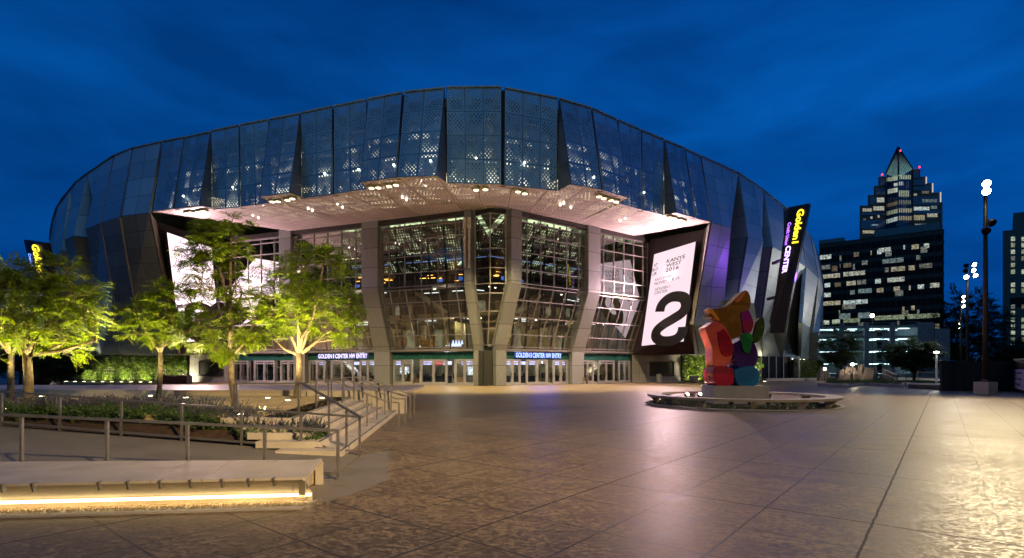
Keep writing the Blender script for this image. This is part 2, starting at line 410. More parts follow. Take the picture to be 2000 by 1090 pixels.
# coping along the roof edge
cop = MB()
edge = [(97,470),(99,450),(103,430),(110,408),(122,388),(136,372),(148,357),(169.5,340.5),(194,324),(222,305),(260,290)]+[q for v in perf.values() for q in v[:2]]+[(1370,306),(1408,323),(1443,339),(1471,358),(1492,373),(1530,403),(1560,433),(1583,463),(1600,505),(1608,550)]
ep = [T(*q) for q in edge]
for a, b in zip(ep, ep[1:]):
    if (b-a).length > .6: cop.bar(a+V((0,0,.06)), b+V((0,0,.06)), .3, .12)
cop.build('coping', pm('coping_metal', (.30,.38,.45), .45, .6), AR)
back = [V((66,135,HT)), V((50,170,HT)), V((0,190,HT)), V((-55,170,HT)), V((-76,130,HT))]
rf = MB(); ring = ep+back
rf.face([p+inward(p)*.8-V((0,0,.5)) for p in reversed(ring)]); rf.build('roof', pm('roof_membrane', (.2,.2,.2), .8), AR)
bw = MB()
ch = [ep[-1]]+back+[ep[0]]
for a, b in zip(ch, ch[1:]): bw.face([V((b.x,b.y,0)), V((a.x,a.y,0)), a, b], [(0,0),(20,0),(20,27),(0,27)], [(0,0),(9,0),(9,11),(0,11)])
bw.build('rear_wall', M_clad, AR)

# --- solid folded cladding, left and right of the overhang.  rows: roof, knuckle, low knuckle, hem
def strip(T2, K2, N2, B2, zn, name='cladding_panel', mat=None, nc=2):
    m_ = mat or M_clad; t = [T(*q) for q in T2]; k = [L(*q) for q in K2]
    n = [Zp(q[0], q[1], zn) for q in N2]; b = [Zp(q[0], q[1], HB) for q in B2]
    for up, lo in ((t, k), (k, n), (n, b)): panel(up[0], up[1], lo[1], lo[0], m_, name, .25, nc, 2.2)
    return t, k, n, b
ZL = 11.1
cl = [strip([(260,290),(314,278)], [(238,422),(291,415.5)], [(262,573),(322,573)], [(298,692),(345,691)], ZL),
      strip([(223,305),(258,290)], [(198,435),(233,423.5)], [(224,578),(259,573.5)], [(236,692.5),(296,692)], ZL, nc=1),
      strip([(194,324),(221,306)], [(167.5,447.5),(195,436)], [(187,590),(221,578)], [(197,693),(234,692.5)], ZL, nc=1),
      strip([(148,357),(169.5,340.5)], [(126,468.5),(143,460.5)], [(150,600),(165,594)], [(160,695),(178,694)], ZL, nc=1),
      strip([(112,405),(136,372)], [(101,505),(119,490)], [(118,610),(134,604)], [(135,696.5),(148,696)], ZL, nc=1)]
ZR = 7.6
cr = [strip([(1370,306),(1408,323)], [(1390,434.5),(1428,446)], [(1356,634),(1411,636)], [(1366,692),(1430,694)], 7.3),
      strip([(1443,339),(1471,358)], [(1461,463),(1491,471)], [(1441,585),(1473,593)], [(1432,694.5),(1489,697)], 10.2, nc=1),
      strip([(1492,373),(1530,403)], [(1509,482),(1532,494)], [(1489,620),(1503,628)], [(1491,697),(1525,699)], 9.3, nc=1),
      strip([(1540,412),(1560,433)], [(1558,512),(1574,521)], [(1536,652),(1561,659)], [(1528,699),(1562,701)], 8., nc=1),
      strip([(1562,434),(1583,463)], [(1575,521),(1598,543)], [(1567,630),(1582,640)], [(1564,701),(1579,702)], 9., nc=1),
      strip([(1585,464),(1600,505)], [(1599,543),(1608,566)], [(1588,650),(1600,650)], [(1580,702),(1596,702)], 9., nc=1)]
# recessed triangular facets, side returns and dark glazed slots between the folds
def between(a, b, deep, tri=True):
    """a, b: neighbouring strips (each t,k,n,b rows of 2 points); slot from a's right edge to b's left edge"""
    for r in range(3):
        p0, p1, q1, q0 = a[r][1], b[r][0], b[r+1][0], a[r+1][1]
        iv = lambda p: inward(p)*deep
        mb = MB(); mb.face([q0+iv(q0), q1+iv(q1), p1+iv(p1)*(.1 if r == 0 else 1), p0+iv(p0)*(.1 if r == 0 else 1)])
        mb.build('dark_glazed_slot', M_void if r < 2 else M_clad, AR)
        for pp, qq in ((p0, q0), (p1, q1)):
            mb = MB(); f0 = .1 if r == 0 else 1
            h = (pp-qq).length
            mb.face([qq, qq+iv(qq), pp+iv(pp)*f0, pp], [(0,0),(deep,0),(deep,h),(0,h)], [(0.1,0),(.9,0),(.9,3),(.1,3)])
            mb.build('panel_return', M_clad, AR)
for a, b, dp in ((cl[3], cl[2], 2.4), (cl[4], cl[3], 2.2), (cr[0], cr[1], 2.6), (cr[1], cr[2], 2.4), (cr[2], cr[3], 2.2), (cr[3], cr[4], .5), (cr[4], cr[5], .5), (cl[2], cl[1], .4), (cl[1], cl[0], .4)):
    between(a, b, dp)
def facet(pts, mat=None, name='cladding_panel'):
    mb = MB(); ws = (pts[1]-pts[0]).length; h = (pts[-1]-pts[0]).length
    uv = [(0,0),(ws,0),(ws,h),(0,h)][:len(pts)] if len(pts) > 3 else [(0,0),(ws,0),(ws/2,h)]
    mb.face(pts, uv, [(x/2.4, y/2.3) for x, y in uv]); return mb.build(name, mat or M_clad, AR)
facet([L(1429,446)+V((0,.3,0)), T(1442,339), T(1408.5,323)], None)
facet([L(1492,471)+V((0,.6,0)), T(1491.5,372), T(1471.5,358)], None)
facet([T(194,324), T(170,340.5), L(180,441)+V((0,1.,0))])
facet([T(148,357), T(136.5,372), L(140,461)+V((0,1.5,0))])
# far ends turn away
facet([cl[4][3][0], cl[4][3][0]+V((-14,40,0)), T(97,470), T(112,405)]); facet([cr[5][3][1], cr[5][3][1]+V((10,45,0)), T(1608,560), T(1600,505)])

# --- soffit above the recessed ground floor at both flanks
und = MB()
for st in (cl, cr):
    for s_ in st:
        a, b = s_[3]; und.face([a, b, b+inward(b)*5, a+inward(a)*5])
und.build('ground_floor_soffit', pm('plain_soffit', (.3,.28,.26), .7), AR)

# --- facade frame of reference
A_R, D_R, N_R = V((-.9, 61, 0)), V((.809, .588, 0)), V((.588, -.809, 0))
A_L, D_L, N_L = V((-4.2, 61, 0)), V((-.934, .358, 0)), V((-.358, -.934, 0))
ZK, ZG = 11.2, 18.75
class Fac:
    def __init__(s, A, D, N, lean): s.A, s.D, s.N, s.lean = A, D, N, lean
    def off(s, z): return s.lean*min(1, max(0, (z-4.0)/(ZK-4.0)))
    def pt(s, t, z, d=0): return s.A+s.D*t+s.N*(s.off(z)+d)+V((0,0,z))
    def flat(s, t, z, d=0): return s.A+s.D*t+s.N*d+V((0,0,z))
    def at(s, px):
        k = (px-CX)/F; return (k*s.A.y-s.A.x)/(s.D.x-k*s.D.y)
FR, FL = Fac(A_R, D_R, N_R, 2.9), Fac(A_L, D_L, N_L, 2.5)
def pier(f, t0, t1, name='pier'):
    mb = MB(); zs = [0, 4.0, ZK, 19.6]; d0, d1 = -.9, .45; w_ = abs(t1-t0)
    for za, zb in zip(zs, zs[1:]):
        h = zb-za; v0, v1 = za/2.3, zb/2.3
        q = [(f.pt(t0, za, d1), f.pt(t1, za, d1), f.pt(t1, zb, d1), f.pt(t0, zb, d1)),
             (f.pt(t0, za, d0), f.pt(t0, za, d1), f.pt(t0, zb, d1), f.pt(t0, zb, d0)),
             (f.pt(t1, za, d1), f.pt(t1, za, d0), f.pt(t1, zb, d0), f.pt(t1, zb, d1))]
        for i, r in enumerate(q):
            mb.face(r, [(0,za),(w_,za),(w_,zb),(0,zb)], [(.1,v0),(.9,v0),(.9,v1),(.1,v1)])
    return mb.build(name, M_pier, AR)
sR1, sR2, sR3 = FR.at(1113), FR.at(1136), FR.at(1234)
sL1, sL2, sL3, sL4, sL5 = FL.at(765), FL.at(735), FL.at(600), FL.at(578), FL.at(452)
pier(FR, -1.4, 0); pier(FR, sR1, sR2); pier(FL, -.85, 0); pier(FL, sL1, sL2); pier(FL, sL3, sL4)
# base block between the two legs
mb = MB()
for x, y, wd, dp in ((-2.75, 60.75, 2.2, .9), (-2.75, 60.25, .9, .5)): mb.box((x, y, 2.0), (wd, dp, 4.0), .12)
mb.build('pier_base', M_pier, AR)
# folded centre window between the legs
def centre():
    rows = [4.6, 6.4, 8.3, 10.2, ZK, 12.9, 15., 17.1, 18.2, 18.75]
    gl, fr = MB(), MB(); P0 = None
    def tri(z):
        a = FL.pt(-1.0, z, -.3); b = FR.pt(-1.6, z, -.3); m = (a+b)/2+V((0,-.35-.03*(z-4), 0)); return a, m, b
    for za, zb in zip(rows, rows[1:]):
        a0, m0, b0 = tri(za); a1, m1, b1 = tri(zb)
        gl.face([a0, m0, m1, a1]); gl.face([m0, b0, b1, m1])
    for z in rows:
        a, m, b = tri(z); fr.bar(a, m, .1, .1); fr.bar(m, b, .1, .1)
    for i in range(3):
        for za, zb in ((4.6, ZK), (ZK, 18.75)): fr.bar(tri(za)[i], tri(zb)[i], .12, .12, V((0,1,0)))
    g = gl.build('window', M_glass, AR); fr.build('window_frame', M_frame, g)
    a, m, b = tri(18.75); c = MB(); c.face([a, m, m+V((0,0,.9)), a+V((0,0,.9))]); c.face([m, b, b+V((0,0,.9)), m+V((0,0,.9))])
    c.build('window_head', M_pier, AR)
centre()
M_lamp_w = em('door_lamp', (1,.8,.55), 8)
fracs = [.115, .31, .505, .70, .89]
def bay(f, t0, t1, gm=None):
    """glazing of one bay, its sill, spandrel and doors"""
    fr, st = MB(), MB(); g = MB()
    g.face([f.pt(t0,4.45,-.15), f.pt(t1,4.45,-.15), f.pt(t1,ZK-.12,-.15), f.pt(t0,ZK-.12,-.15)])
    g.face([f.pt(t0,ZK+.12,-.15), f.pt(t1,ZK+.12,-.15), f.pt(t1,ZG,-.15), f.pt(t0,ZG,-.15)])
    go = g.build('window', gm or M_glass, AR)
    rows = [4.45, 5.85, 7.75, 9.6, ZK-.18, ZK+.2, 12.95, 14.85, 16.75, 18.2, ZG]
    for z in rows: fr.bar(f.pt(t0,z,-.12), f.pt(t1,z,-.12), .16, .10)
    for q in [0.008]+fracs+[.992]:
        t = t0+(t1-t0)*q
        fr.bar(f.pt(t,4.45,-.12), f.pt(t,ZK-.1,-.12), .15, .085, f.D); fr.bar(f.pt(t,ZK+.1,-.12), f.pt(t,ZG,-.12), .15, .085, f.D)
        if .01 < q < .99:
            st.bar(f.flat(t,4.3,f.lean-3.1), f.flat(t,18.9,f.lean-1.3), .14, .2, f.D)
    fr.build('window_frame', M_frame, go); st.build('steel_post', M_dsteel, AR)
    s = MB(); s.bar(f.flat(t0,4.12,.05), f.flat(t1,4.12,.05), .45, .22); s.build('sill_beam', M_frame, AR)
    s = MB(); s.bar(f.pt(t0,ZG+.35,.0), f.pt(t1,ZG+.35,.0), .5, .6); s.build('head_beam', M_dsteel, AR)
    s = MB(); n = 6
    for i in range(n):
        a, b = t0+(t1-t0)*i/n, t0+(t1-t0)*(i+1)/n; g_ = .015 if b > a else -.015
        s.bar(f.flat(a+g_,3.48,-.25), f.flat(b-g_,3.48,-.25), .12, .86)
    s.build('spandrel', M_green, AR)
    s = MB(); s.bar(f.flat(t0,3.98,-.15), f.flat(t1,3.98,-.15), .3, .1); s.build('transom', M_frame, AR)
    L_ = t1-t0
    g = MB(); g.face([f.flat(t0,0.12,-.42), f.flat(t1,.12,-.42), f.flat(t1,3.05,-.42), f.flat(t0,3.05,-.42)])
    g.build('shopfront_glass', M_doorglass, AR)
    s = MB(); s.bar(f.flat(t0,.12,-.4), f.flat(t1,.12,-.4), .14, .24); s.bar(f.flat(t0,3.02,-.4), f.flat(t1,3.02,-.4), .12, .1)
    s.build('shopfront_kerb', M_doorframe, AR)
    for a, b in ((.02,.24), (.34,.65), (.755,.985)):
        a, b = t0+L_*a, t0+L_*b; m = (a+b)/2; d = MB(); dz = 2.92; sg = 1 if b > a else -1
        for t in (a, m, b): d.bar(f.flat(t,0,-.25), f.flat(t,dz,-.25), .16, .2, f.D)
        d.bar(f.flat(a,dz,-.25), f.flat(b,dz,-.25), .2, .22); d.bar(f.flat(a,.18,-.25), f.flat(b,.18,-.25), .14, .34)
        for c, e in ((a, m), (m, b)):
            for t in (c+.14*sg, e-.14*sg): d.bar(f.flat(t,.05,-.27), f.flat(t,dz-.1,-.27), .14, .09, f.D)
            d.bar(f.flat(c,dz-.3,-.27), f.flat(e,dz-.3,-.27), .09, .16)
        do = d.build('door', M_doorframe, AR)
        hd = MB()
        for t in (m-.26*sg, m+.26*sg): hd.bar(f.flat(t,.8,-.12), f.flat(t,1.5,-.12), .05, .05, f.D)
        hd.bar(f.flat(a+.2*sg,1.05,-.5), f.flat(b-.2*sg,1.05,-.5), .05, .08)
        hd.build('handle', M_dsteel, do)
bays = [(FR, 0., sR1), (FR, sR2, sR3), (FL, 0., sL1), (FL, sL2, sL3), (FL, sL4, sL5)]
for i, b in enumerate(bays): bay(*b, gm=M_glassr if i in (1, 4) else None)
# vertical tube fixtures on the left leg
for t in (-.25, -.78):
    mb = MB(); mb.tube([FL.pt(t, z, .75) for z in (12.9, 17.2)], .12, 8); mb.tube([FL.pt(t, z, .75) for z in (17.2, 18.3)], .2, 8)
    for z in (13.2, 16.9): mb.bar(FL.pt(t, z, .45), FL.pt(t, z, .75), .08, .08)
    mb.build('tube_light', pm('pale_fixture', (.6,.55,.5), .4), AR)

# --- walls that carry the two screens
I0r, I1r = FR.flat(sR3, HB), FR.pt(sR3, ZK, 0); I2r = FR.pt(sR3, 19.2, 0)
K1r, K2r, Br = L(1386.5,435), Zp(1354,634,7.3), Zp(1364.5,692,HB)
W1r, W2r, W0r = P(1377,448,63.5), P(1346,634,66.3), P(1357,692,70.5)
I0l, I1l = FL.flat(sL5, HB), FL.pt(sL5, ZK, 0); I2l = FL.pt(sL5, 19.2, 0)
W1l, W2l, W0l = P(305,432,60.5), P(331,573,66), P(353,691,70.8)
K1l, K2l, Bl = L(294,416), Zp(324,573,ZL), Zp(348,691,HB)
for (i0, i1, i2, k1, k2, b0), zz in (((I0r,I1r,I2r,W1r,W2r,W0r), 7.3), ((I0l,I1l,I2l,W1l,W2l,W0l), ZL)):
    mb = MB(); im = i0.lerp(i1, (zz-HB)/(ZK-HB)) if zz < ZK else i1
    mb.face([i0, b0, k2, im]); mb.face([im, k2, k1]); mb.face([im, k1, V((i2.x,i2.y,19.2)), i1] if zz < ZK else [im, k1, i2])
    mb.build('screen_wall', M_black, AR)
for cc, ww in (((Br, K2r, K1r), (W0r, W2r, W1r)), ((Bl, K2l, K1l), (W0l, W2l, W1l))):
    mb = MB()
    for a, b, c, d in zip(cc, cc[1:], ww, ww[1:]): mb.face([a, b, d+V((0,.0,.05)), c])
    mb.build('edge_trim', pm('pale_edge_trim', (.55,.5,.5), .45, .2, .08), AR)
# ground floor panelled walls with a serving hatch beside the doors
def hatch_wall(p0, p1, h0, h1, z0=.9, z1=2.9):
    u = (p1-p0); W = u.length; u.normalize(); n = u.cross(V((0,0,1))).normalized()
    if n.y > 0: n = -n
    mb = MB(); up = V((0,0,1))
    def q(a, b, za, zb, dd=0): mb.face([p0+u*a+up*za+n*dd, p0+u*b+up*za+n*dd, p0+u*b+up*zb+n*dd, p0+u*a+up*zb+n*dd], [(a,za),(b,za),(b,zb),(a,zb)], [(a/1.25,za/1.3),(b/1.25,za/1.3),(b/1.25,zb/1.3),(a/1.25,zb/1.3)])
    a, b = W*h0, W*h1
    q(0, a, 0, HB); q(b, W, 0, HB); q(a, b, 0, z0); q(a, b, z1, HB)
    mb.build('ground_floor_wall', M_wallp, AR)
    s = MB(); c = (p0+u*(a+b)/2+up*((z0+z1)/2)-n*.22)
    s.hexa([c+u*i*(b-a)/2+n*j*.05+up*k*(z1-z0)/2 for k in (-1,1) for i, j in ((-1,1),(1,1),(1,-1),(-1,-1))])
    so = s.build('shutter', M_wallp, AR)
    t = MB()
    for zz in (z0+.03, z1-.05): t.bar(p0+u*a+up*zz+n*.03, p0+u*b+up*zz+n*.03, .3, .1)
    t.build('shutter_rail', M_dsteel, so)
    f = MB(); f.bar(p0+up*.08+n*.05, p1+up*.08+n*.05, .1, .16); f.build('plinth_strip', M_doorframe, AR)
wr0, wr1 = FR.flat(sR3, 0), V((24.4, 77, 0)); hatch_wall(wr0, wr1, .35, .86)
wl0, wl1 = FL.flat(sL5, 0), V((-46.2, 76.3, 0)); hatch_wall(wl0, wl1, .18, .78)

# --- big soffit
inner = [I2l, FL.pt(sL3, 19.3), FL.pt(0, 19.3), V((-2.3, 57.0, 19.3)), FR.pt(0, 19.3), FR.pt(sR2, 19.3), I2r]
lip = [L(298,413)]
for k, v in perf.items(): lip += [L(*v[3]), L(*v[2])]
lip.append(K1r)
# walk both lines by share of length and stitch
def resample(pts, n):
    ds = [0]
    for a, b in zip(pts, pts[1:]): ds.append(ds[-1]+(b-a).length)
    out = []
    for i in range(n):
        t = ds[-1]*i/(n-1); k = max(j for j in range(len(ds)) if ds[j] <= t+1e-9); k = min(k, len(pts)-2)
        out.append(pts[k].lerp(pts[k+1], (t-ds[k])/max(1e-9, ds[k+1]-ds[k])))
    return out
sf = MB()
lx = [lip[0]]
for p in lip[1:]:
    if (p-lx[-1]).length > .02: lx.append(p)
# facade line position opposite each lip point (same direction from the hall's centre)
def opposite(p):
    best = None; c = V((-3, 95, 0)); d = V((p.x, p.y, 0))-c
    for a, b in zip(inner, inner[1:]):
        e = V((b.x-a.x, b.y-a.y, 0)); det = d.x*(-e.y)+d.y*e.x
        if abs(det) < 1e-6: continue
        r = V((a.x, a.y, 0))-c; t = (r.x*(-e.y)+r.y*e.x)/det; u = (d.x*r.y-d.y*r.x)/det
        if t > 0 and -.001 <= u <= 1.001: return a.lerp(b, u)
    return I2l.copy() if p.x < 0 else I2r.copy()
op = [opposite(p) for p in lx]
n_ = len(lx)
for i in range(n_-1):
    a, b, c, d = lx[i], lx[i+1], op[i+1], op[i]
    m1, m2 = d, c
    def uv(p):
        an = math.atan2(p.x+3, 95-p.y); r = (V((p.x+3, p.y-95, 0))).length; return (an*42, r)
    pts = [a, b, c, d] if (c-d).length > .01 else [a, b, c]
    us = [uv(p) for p in pts]
    sf.face(pts, us, [(x/2.9, y/3.3) for x, y in us])
sf.build('overhang_soffit', M_soffit, AR)
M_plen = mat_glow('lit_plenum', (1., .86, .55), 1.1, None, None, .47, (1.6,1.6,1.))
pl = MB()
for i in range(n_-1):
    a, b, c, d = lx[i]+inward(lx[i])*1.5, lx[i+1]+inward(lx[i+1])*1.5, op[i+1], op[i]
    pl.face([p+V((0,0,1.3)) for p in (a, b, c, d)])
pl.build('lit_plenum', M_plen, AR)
# recessed downlights in the soffit (each a child) with the light they give
M_down = em('downlight_lens', (1., .82, .5), 3.5)
M_ringm = pm('downlight_ring', (.45,.42,.3), .4, .3)
def soff_z(px, py): return HL+.02
for i, (px, py) in enumerate(((366,415),(374,414),(390,412.7),(398.6,411),(531.7,392),(543,391.7),(561.5,389),(571,386),(725.7,365.3),(739,364.5),(760,361.6),(773.5,359.3),
     (930,369),(948,368),(1011.5,372.4),(1025,376),(1170,382),(1179,385.5),(1194,389.5),(1203.5,392),(1308,423),(1316.5,425),(1328,428),(1334,430.5))):
    c = Zp(px, py, HL-.02); mb = MB()
    mb.lathe(c-V((0,0,.12)), [(.40,0),(.43,.1),(.38,.22)], 16, 1)
    mb.lathe(c-V((.0,0,.16)), [(.24,0),(.26,.05)], 14, 0)
    o = mb.build('downlight', [M_down, M_ringm], AR)
for px, py in ((575,375),(735,353),(860,340),(1010,362),(1190,380),(1320,420)):
    pass
for px, py, e in ((382,420,2600),(551,396,2600),(750,370,2600),(938,376,2600),(1018,382,2600),(1186,396,2600),(1320,432,2400)):
    c = Zp(px, py, HL-.4)
    lamp('SPOT', 'downlight_beam', c, e*5.5, (1., .78, .33), AR, aim=c+inward(c)*5-V((0,0,18)), size=.4, spot_size=math.radians(95), spot_blend=.8)
# rows of small ceiling lamps above the soffit, seen through it
M_bulb = em('bulb', (1., .9, .72), 9)
for px, py in ((602,409),(610,413),(659,400),(669,406),(786,387),(794,392),(823,356),(831,363),(1094,402),(1101,399),(1115,407),(1221,428),(1211,433),(494,422),(505,427),(514,404)):
    c = Zp(px, py, HL+.15) ; mb = MB(); mb.lathe(c, [(.08,0),(.10,.1),(.07,.2)], 8)
    mb.build('ceiling_lamp', M_bulb, AR)
for px, py in ((634,339),(700,331),(769,322),(841,314),(455,366),(1025,317),(1160,346),(1258,376),(930,309),(358,383)):
    c = P(px, py, Zp(px, 360, HL).y*1.0); k = [v for v in perf.values() if v[0][0] <= px <= v[1][0]][0]
    t0, t1, b1, b0 = T(*k[0]), T(*k[1]), L(*k[2]), L(*k[3]); n = (b1-b0).cross(t0-b0).normalized()
    ray = (P(px, py, 10)-V((0,0,CH))); cam_ = V((0,0,CH)); t = (b0-cam_).dot(n)/ray.dot(n)
    c = cam_+ray*t+n*(-.3 if n.y > 0 else .06); c = cam_+ray*(t-.12/ray.length*1)
    mb = MB(); mb.tube([c-V((0,.06,0)), c+V((0,.1,0))], .08, 8); mb.build('wall_lamp', M_bulb, AR)

# --- what is seen inside
M_in = pm('inner_wall_paint', (.36,.32,.17), .7, 0, .8, .45)
M_ind = pm('inner_dark_wall', (.07,.06,.055), .7, 0, .4, .4)
M_slab = pm('inner_ceiling', (.42,.36,.26), .7, 0, .2, .4)
M_floorin = pm('polished_floor', (.35,.33,.3), .2, 0, .2, .8, .0)
M_perfin = mat_clad('inner_perforated_ceiling', (.10,.085,.06), .3, .4, 2, .01)
M_plenin = mat_glow('inner_plenum', (.85, 1., .62), 1.6, None, None, .50, (1.6,1.6,1.))
M_colin = pm('white_column', (.6,.56,.48), .6)
def fquad(f, mb, t0, t1, z0, z1, d, mi=0): mb.face([f.flat(t0,z0,d), f.flat(t1,z0,d), f.flat(t1,z1,d), f.flat(t0,z1,d)], mi=mi)
for f, te in ((FR, sR3), (FL, sL5)):
    w_ = MB(); fquad(f, w_, -1, te, 0, 4.0, -9, 0); fquad(f, w_, -1, te, 4.5, 8.3, -9.5, 0); fquad(f, w_, -1, te, 8.8, 12.3, -11, 1); fquad(f, w_, -1, te, 12.6, 20, -13, 1)
    w_.build('inner_wall', [M_in, M_ind], AR)
    for z, h, d0, d1, m_ in ((4.2,.35,-1.3,-9.5,M_slab), (8.55,.5,-3.2,-11,M_slab), (12.45,.3,-2.6,-13,M_ind)):
        mb = MB(); mb.hexa([f.flat(t,zz,d) for zz in (z-h/2, z+h/2) for t, d in ((-1,d0),(te,d0),(te,d1),(-1,d1))]); mb.build('floor_slab', m_, AR)
    mb = MB(); mb.hexa([f.flat(t,zz,d) for zz in (-.1, .006) for t, d in ((-1,-.5),(te,-.5),(te,-9),(-1,-9))]); mb.build('ground_floor_slab', M_floorin, AR)
    W_ = abs(te+1); q = [f.flat(-1,18.7,1.6), f.flat(te,18.7,1.6), f.flat(te,14.2,-9), f.flat(-1,14.2,-9)]
    if f is FL: q = [q[1], q[0], q[3], q[2]]
    mb = MB(); mb.face(q, [(0,0),(W_,0),(W_,11.6),(0,11.6)], [(0,0),(W_/2.9,0),(W_/2.9,3.5),(0,3.5)]); mb.build('hall_ceiling', M_perfin, AR)
    mb = MB(); mb.face([p+V((0,0,.9)) for p in q]); mb.build('lit_plenum', M_plenin, AR)
    for te_ in (te,):
        mb = MB(); mb.face([f.flat(te,0,-.6), f.flat(te,0,-13), f.flat(te,19.2,-13), f.flat(te,19.2,f.lean-.6), f.flat(te,ZK,f.lean-.6), f.flat(te,4,-.6)]); mb.build('inner_side_wall', M_in, AR)
    for z in (8.9, 12.7):
        mb = MB(); mb.bar(f.flat(0,z+.95,-3.0), f.flat(te,z+.95,-3.0), .06, .06)
        n = int(abs(te)/1.6)
        for i in range(n): mb.bar(f.flat(te*i/n,z-.3,-3.0), f.flat(te*i/n,z+.95,-3.0), .05, .05, f.D)
        mb.build('inner_guardrail', M_frame, AR)
    n = int(abs(te)/5.5)
    for i in range(n):
        t = te*(i+.6)/n; mb = MB(); mb.tube([f.flat(t,4.4,-5.5), f.flat(t,8.3,-5.5)], .38, 12); mb.build('inner_column', M_colin, AR, True)
        mb = MB()
        mb.bar(f.flat(t+.5,8.0,-3.3), f.flat(t-1.6,7.5,-8.5), .45, .5)
        mb.build('ceiling_beam', M_ind, AR)
random.seed(11)
M_cool = em('cool_strip', (.85,.9,.95), 2.2); M_warmb = em('warm_bulb', (1.,.45,.09), 6); M_ww = em('white_bulb', (1,.93,.75), 9)
M_sgn = em('concession_sign', (.52,.52,1.), 2.6, .55, 1.6); M_red = em('red_sign', (.9,.05,.1), 1.6, .5, 2.)
M_blue = em('blue_screen', (.1,.25,1.), 1.2, .5, 1.); M_pale = em('lit_menu', (.9,.95,1.), 1.5, .7, 2.2)
M_pale2 = em('dim_lit_room', (.8,.75,.5), .28, .7, 1.1)
M_fur = pm('black_furniture', (.012,.014,.02), .5); M_wood = pm('wood_counter', (.4,.24,.11), .5, 0, .2, 6.)
M_goldst = pm('gold_sculpture', (.45,.24,.06), .4, .3, .5, 3.)
def upright(f, t, z, w_, h, d, mat, name, dd=.3):
    mb = MB(); mb.hexa([f.flat(a,zz,b) for zz in (z, z+h) for a, b in ((t-w_/2,d),(t+w_/2,d),(t+w_/2,d-dd),(t-w_/2,d-dd))]); return mb.build(name, mat, AR)
for bi, (f, t0, t1) in enumerate(bays):
    L_ = t1-t0; sg = 1 if L_ > 0 else -1
    ends = bi in (1, 4)
    # ground floor: signs, counters, furniture
    for k in range(7 if not ends else 3):
        a = t0+L_*(.06+.13*k); upright(f, a, 2.45, abs(L_)*.105, .42, -5.5-.3*(k % 2), M_sgn if random.random() < .85 else M_red, 'menu_sign', .1)
    for k in range(4): 
        a = t0+L_*(.12+.22*k+random.uniform(-.03,.03)); upright(f, a, 1.15, abs(L_)*.13, 1.0, -8.8, M_pale if not ends and k % 2 == 0 else M_in, 'lit_kiosk', .1)
        upright(f, a+.5*sg, 0, abs(L_)*.16, 1.0, -5.2, M_wood if (bi == 2 and k == 1) else M_fur, 'counter', .7)
    for k in range(10):
        a = t0+L_*random.uniform(.03,.97); dd = random.uniform(-4.6,-2)
        mb = MB(); p = f.flat(a,0,dd); rr = random.uniform(.12,.2)
        mb.lathe(p, [(.28,0),(.27,.03),(.04,.06),(.04,.72),(rr,.75),(rr*1.1,1.0),(rr*.8,1.3),(.09,1.42)], 8); mb.build('stool', M_fur, AR)
    lamp('POINT', 'hall_light', f.flat(t0+L_*.5, 3.4, -4.2), 330 if not ends else 260, (.86,.9,1.) if not ends else (1.,.9,.6), AR, size=.5)
    # floor 2 and 3
    lamp('POINT', 'hall_light', f.flat(t0+L_*.45, 7.6, -4.5), 230, (1.,.84,.55), AR, size=.4)
    lamp('POINT', 'hall_light', f.flat(t0+L_*.55, 11.5, -4.5), 120, (1.,.84,.6), AR, size=.4)
    for k in range(3):
        p = f.flat(t0+L_*random.uniform(.1,.9), 8.15, random.uniform(-4,-7)); mb = MB(); mb.lathe(p, [(.1,0),(.13,.08)], 8); mb.build('ceiling_spot', M_ww, AR)
        p = f.flat(t0+L_*random.uniform(.1,.9), 12.1, random.uniform(-3.5,-6)); mb = MB(); mb.lathe(p, [(.08,0),(.12,.08)], 8); mb.build('ceiling_spot', M_ww, AR)
    for k in range(7):
        a = t0+L_*random.uniform(.05,.8); zz = random.choice((8.15,8.15,4.9,11.9)); dd = random.uniform(-3.5,-8.5); mb = MB(); mb.bar(f.flat(a,zz,dd), f.flat(a+sg*random.uniform(1.2,2.6),zz,dd), .12, .08); mb.build('strip_light', M_cool, AR)
    mb = MB(); mb.bar(f.flat(t0,15.4,-3.2), f.flat(t1,15.4,-3.2), .1, .09); mb.build('strip_light', em('blue_edge_strip', (.25,.4,1.), .8, .6, .6), AR)
    if not ends:
        for k in range(9):
            a = t0+L_*(.25+.62*random.random()); z = 13.6+random.uniform(0,.9); d = random.uniform(-4,-9); mb = MB()
            mb.bar(f.flat(a,z,d), f.flat(a+sg*random.uniform(.5,1.2),z,d), .12, .05); mb.build('pendant_light', M_warmb, AR)
        lamp('POINT', 'bar_light', f.flat(t0+L_*.6, 14.0, -7), 40, (1.,.5,.15), AR, size=.3)
        upright(f, t0+L_*.42, 12.75, .9, 1.0, -6, M_blue, 'bar_screen', .1); upright(f, t0+L_*.72, 12.9, .8, .8, -6.4, M_blue, 'bar_screen', .1)
        upright(f, t0+L_*.56, 12.65, 1.8, .5, -5.6, M_red, 'bar_front', .2)
    for k in range(5):
        a = t0+L_*(.08+.2*k); upright(f, a, 4.5, abs(L_)*random.uniform(.05,.11), random.uniform(2.,3.4), -9.3, M_ind if k % 2 else M_pale2, 'inner_doorway', .1)
        upright(f, a+sg*.8, 8.9, abs(L_)*random.uniform(.05,.1), 2.2, -10.7, M_pale2 if k % 2 else M_in, 'inner_doorway', .1)
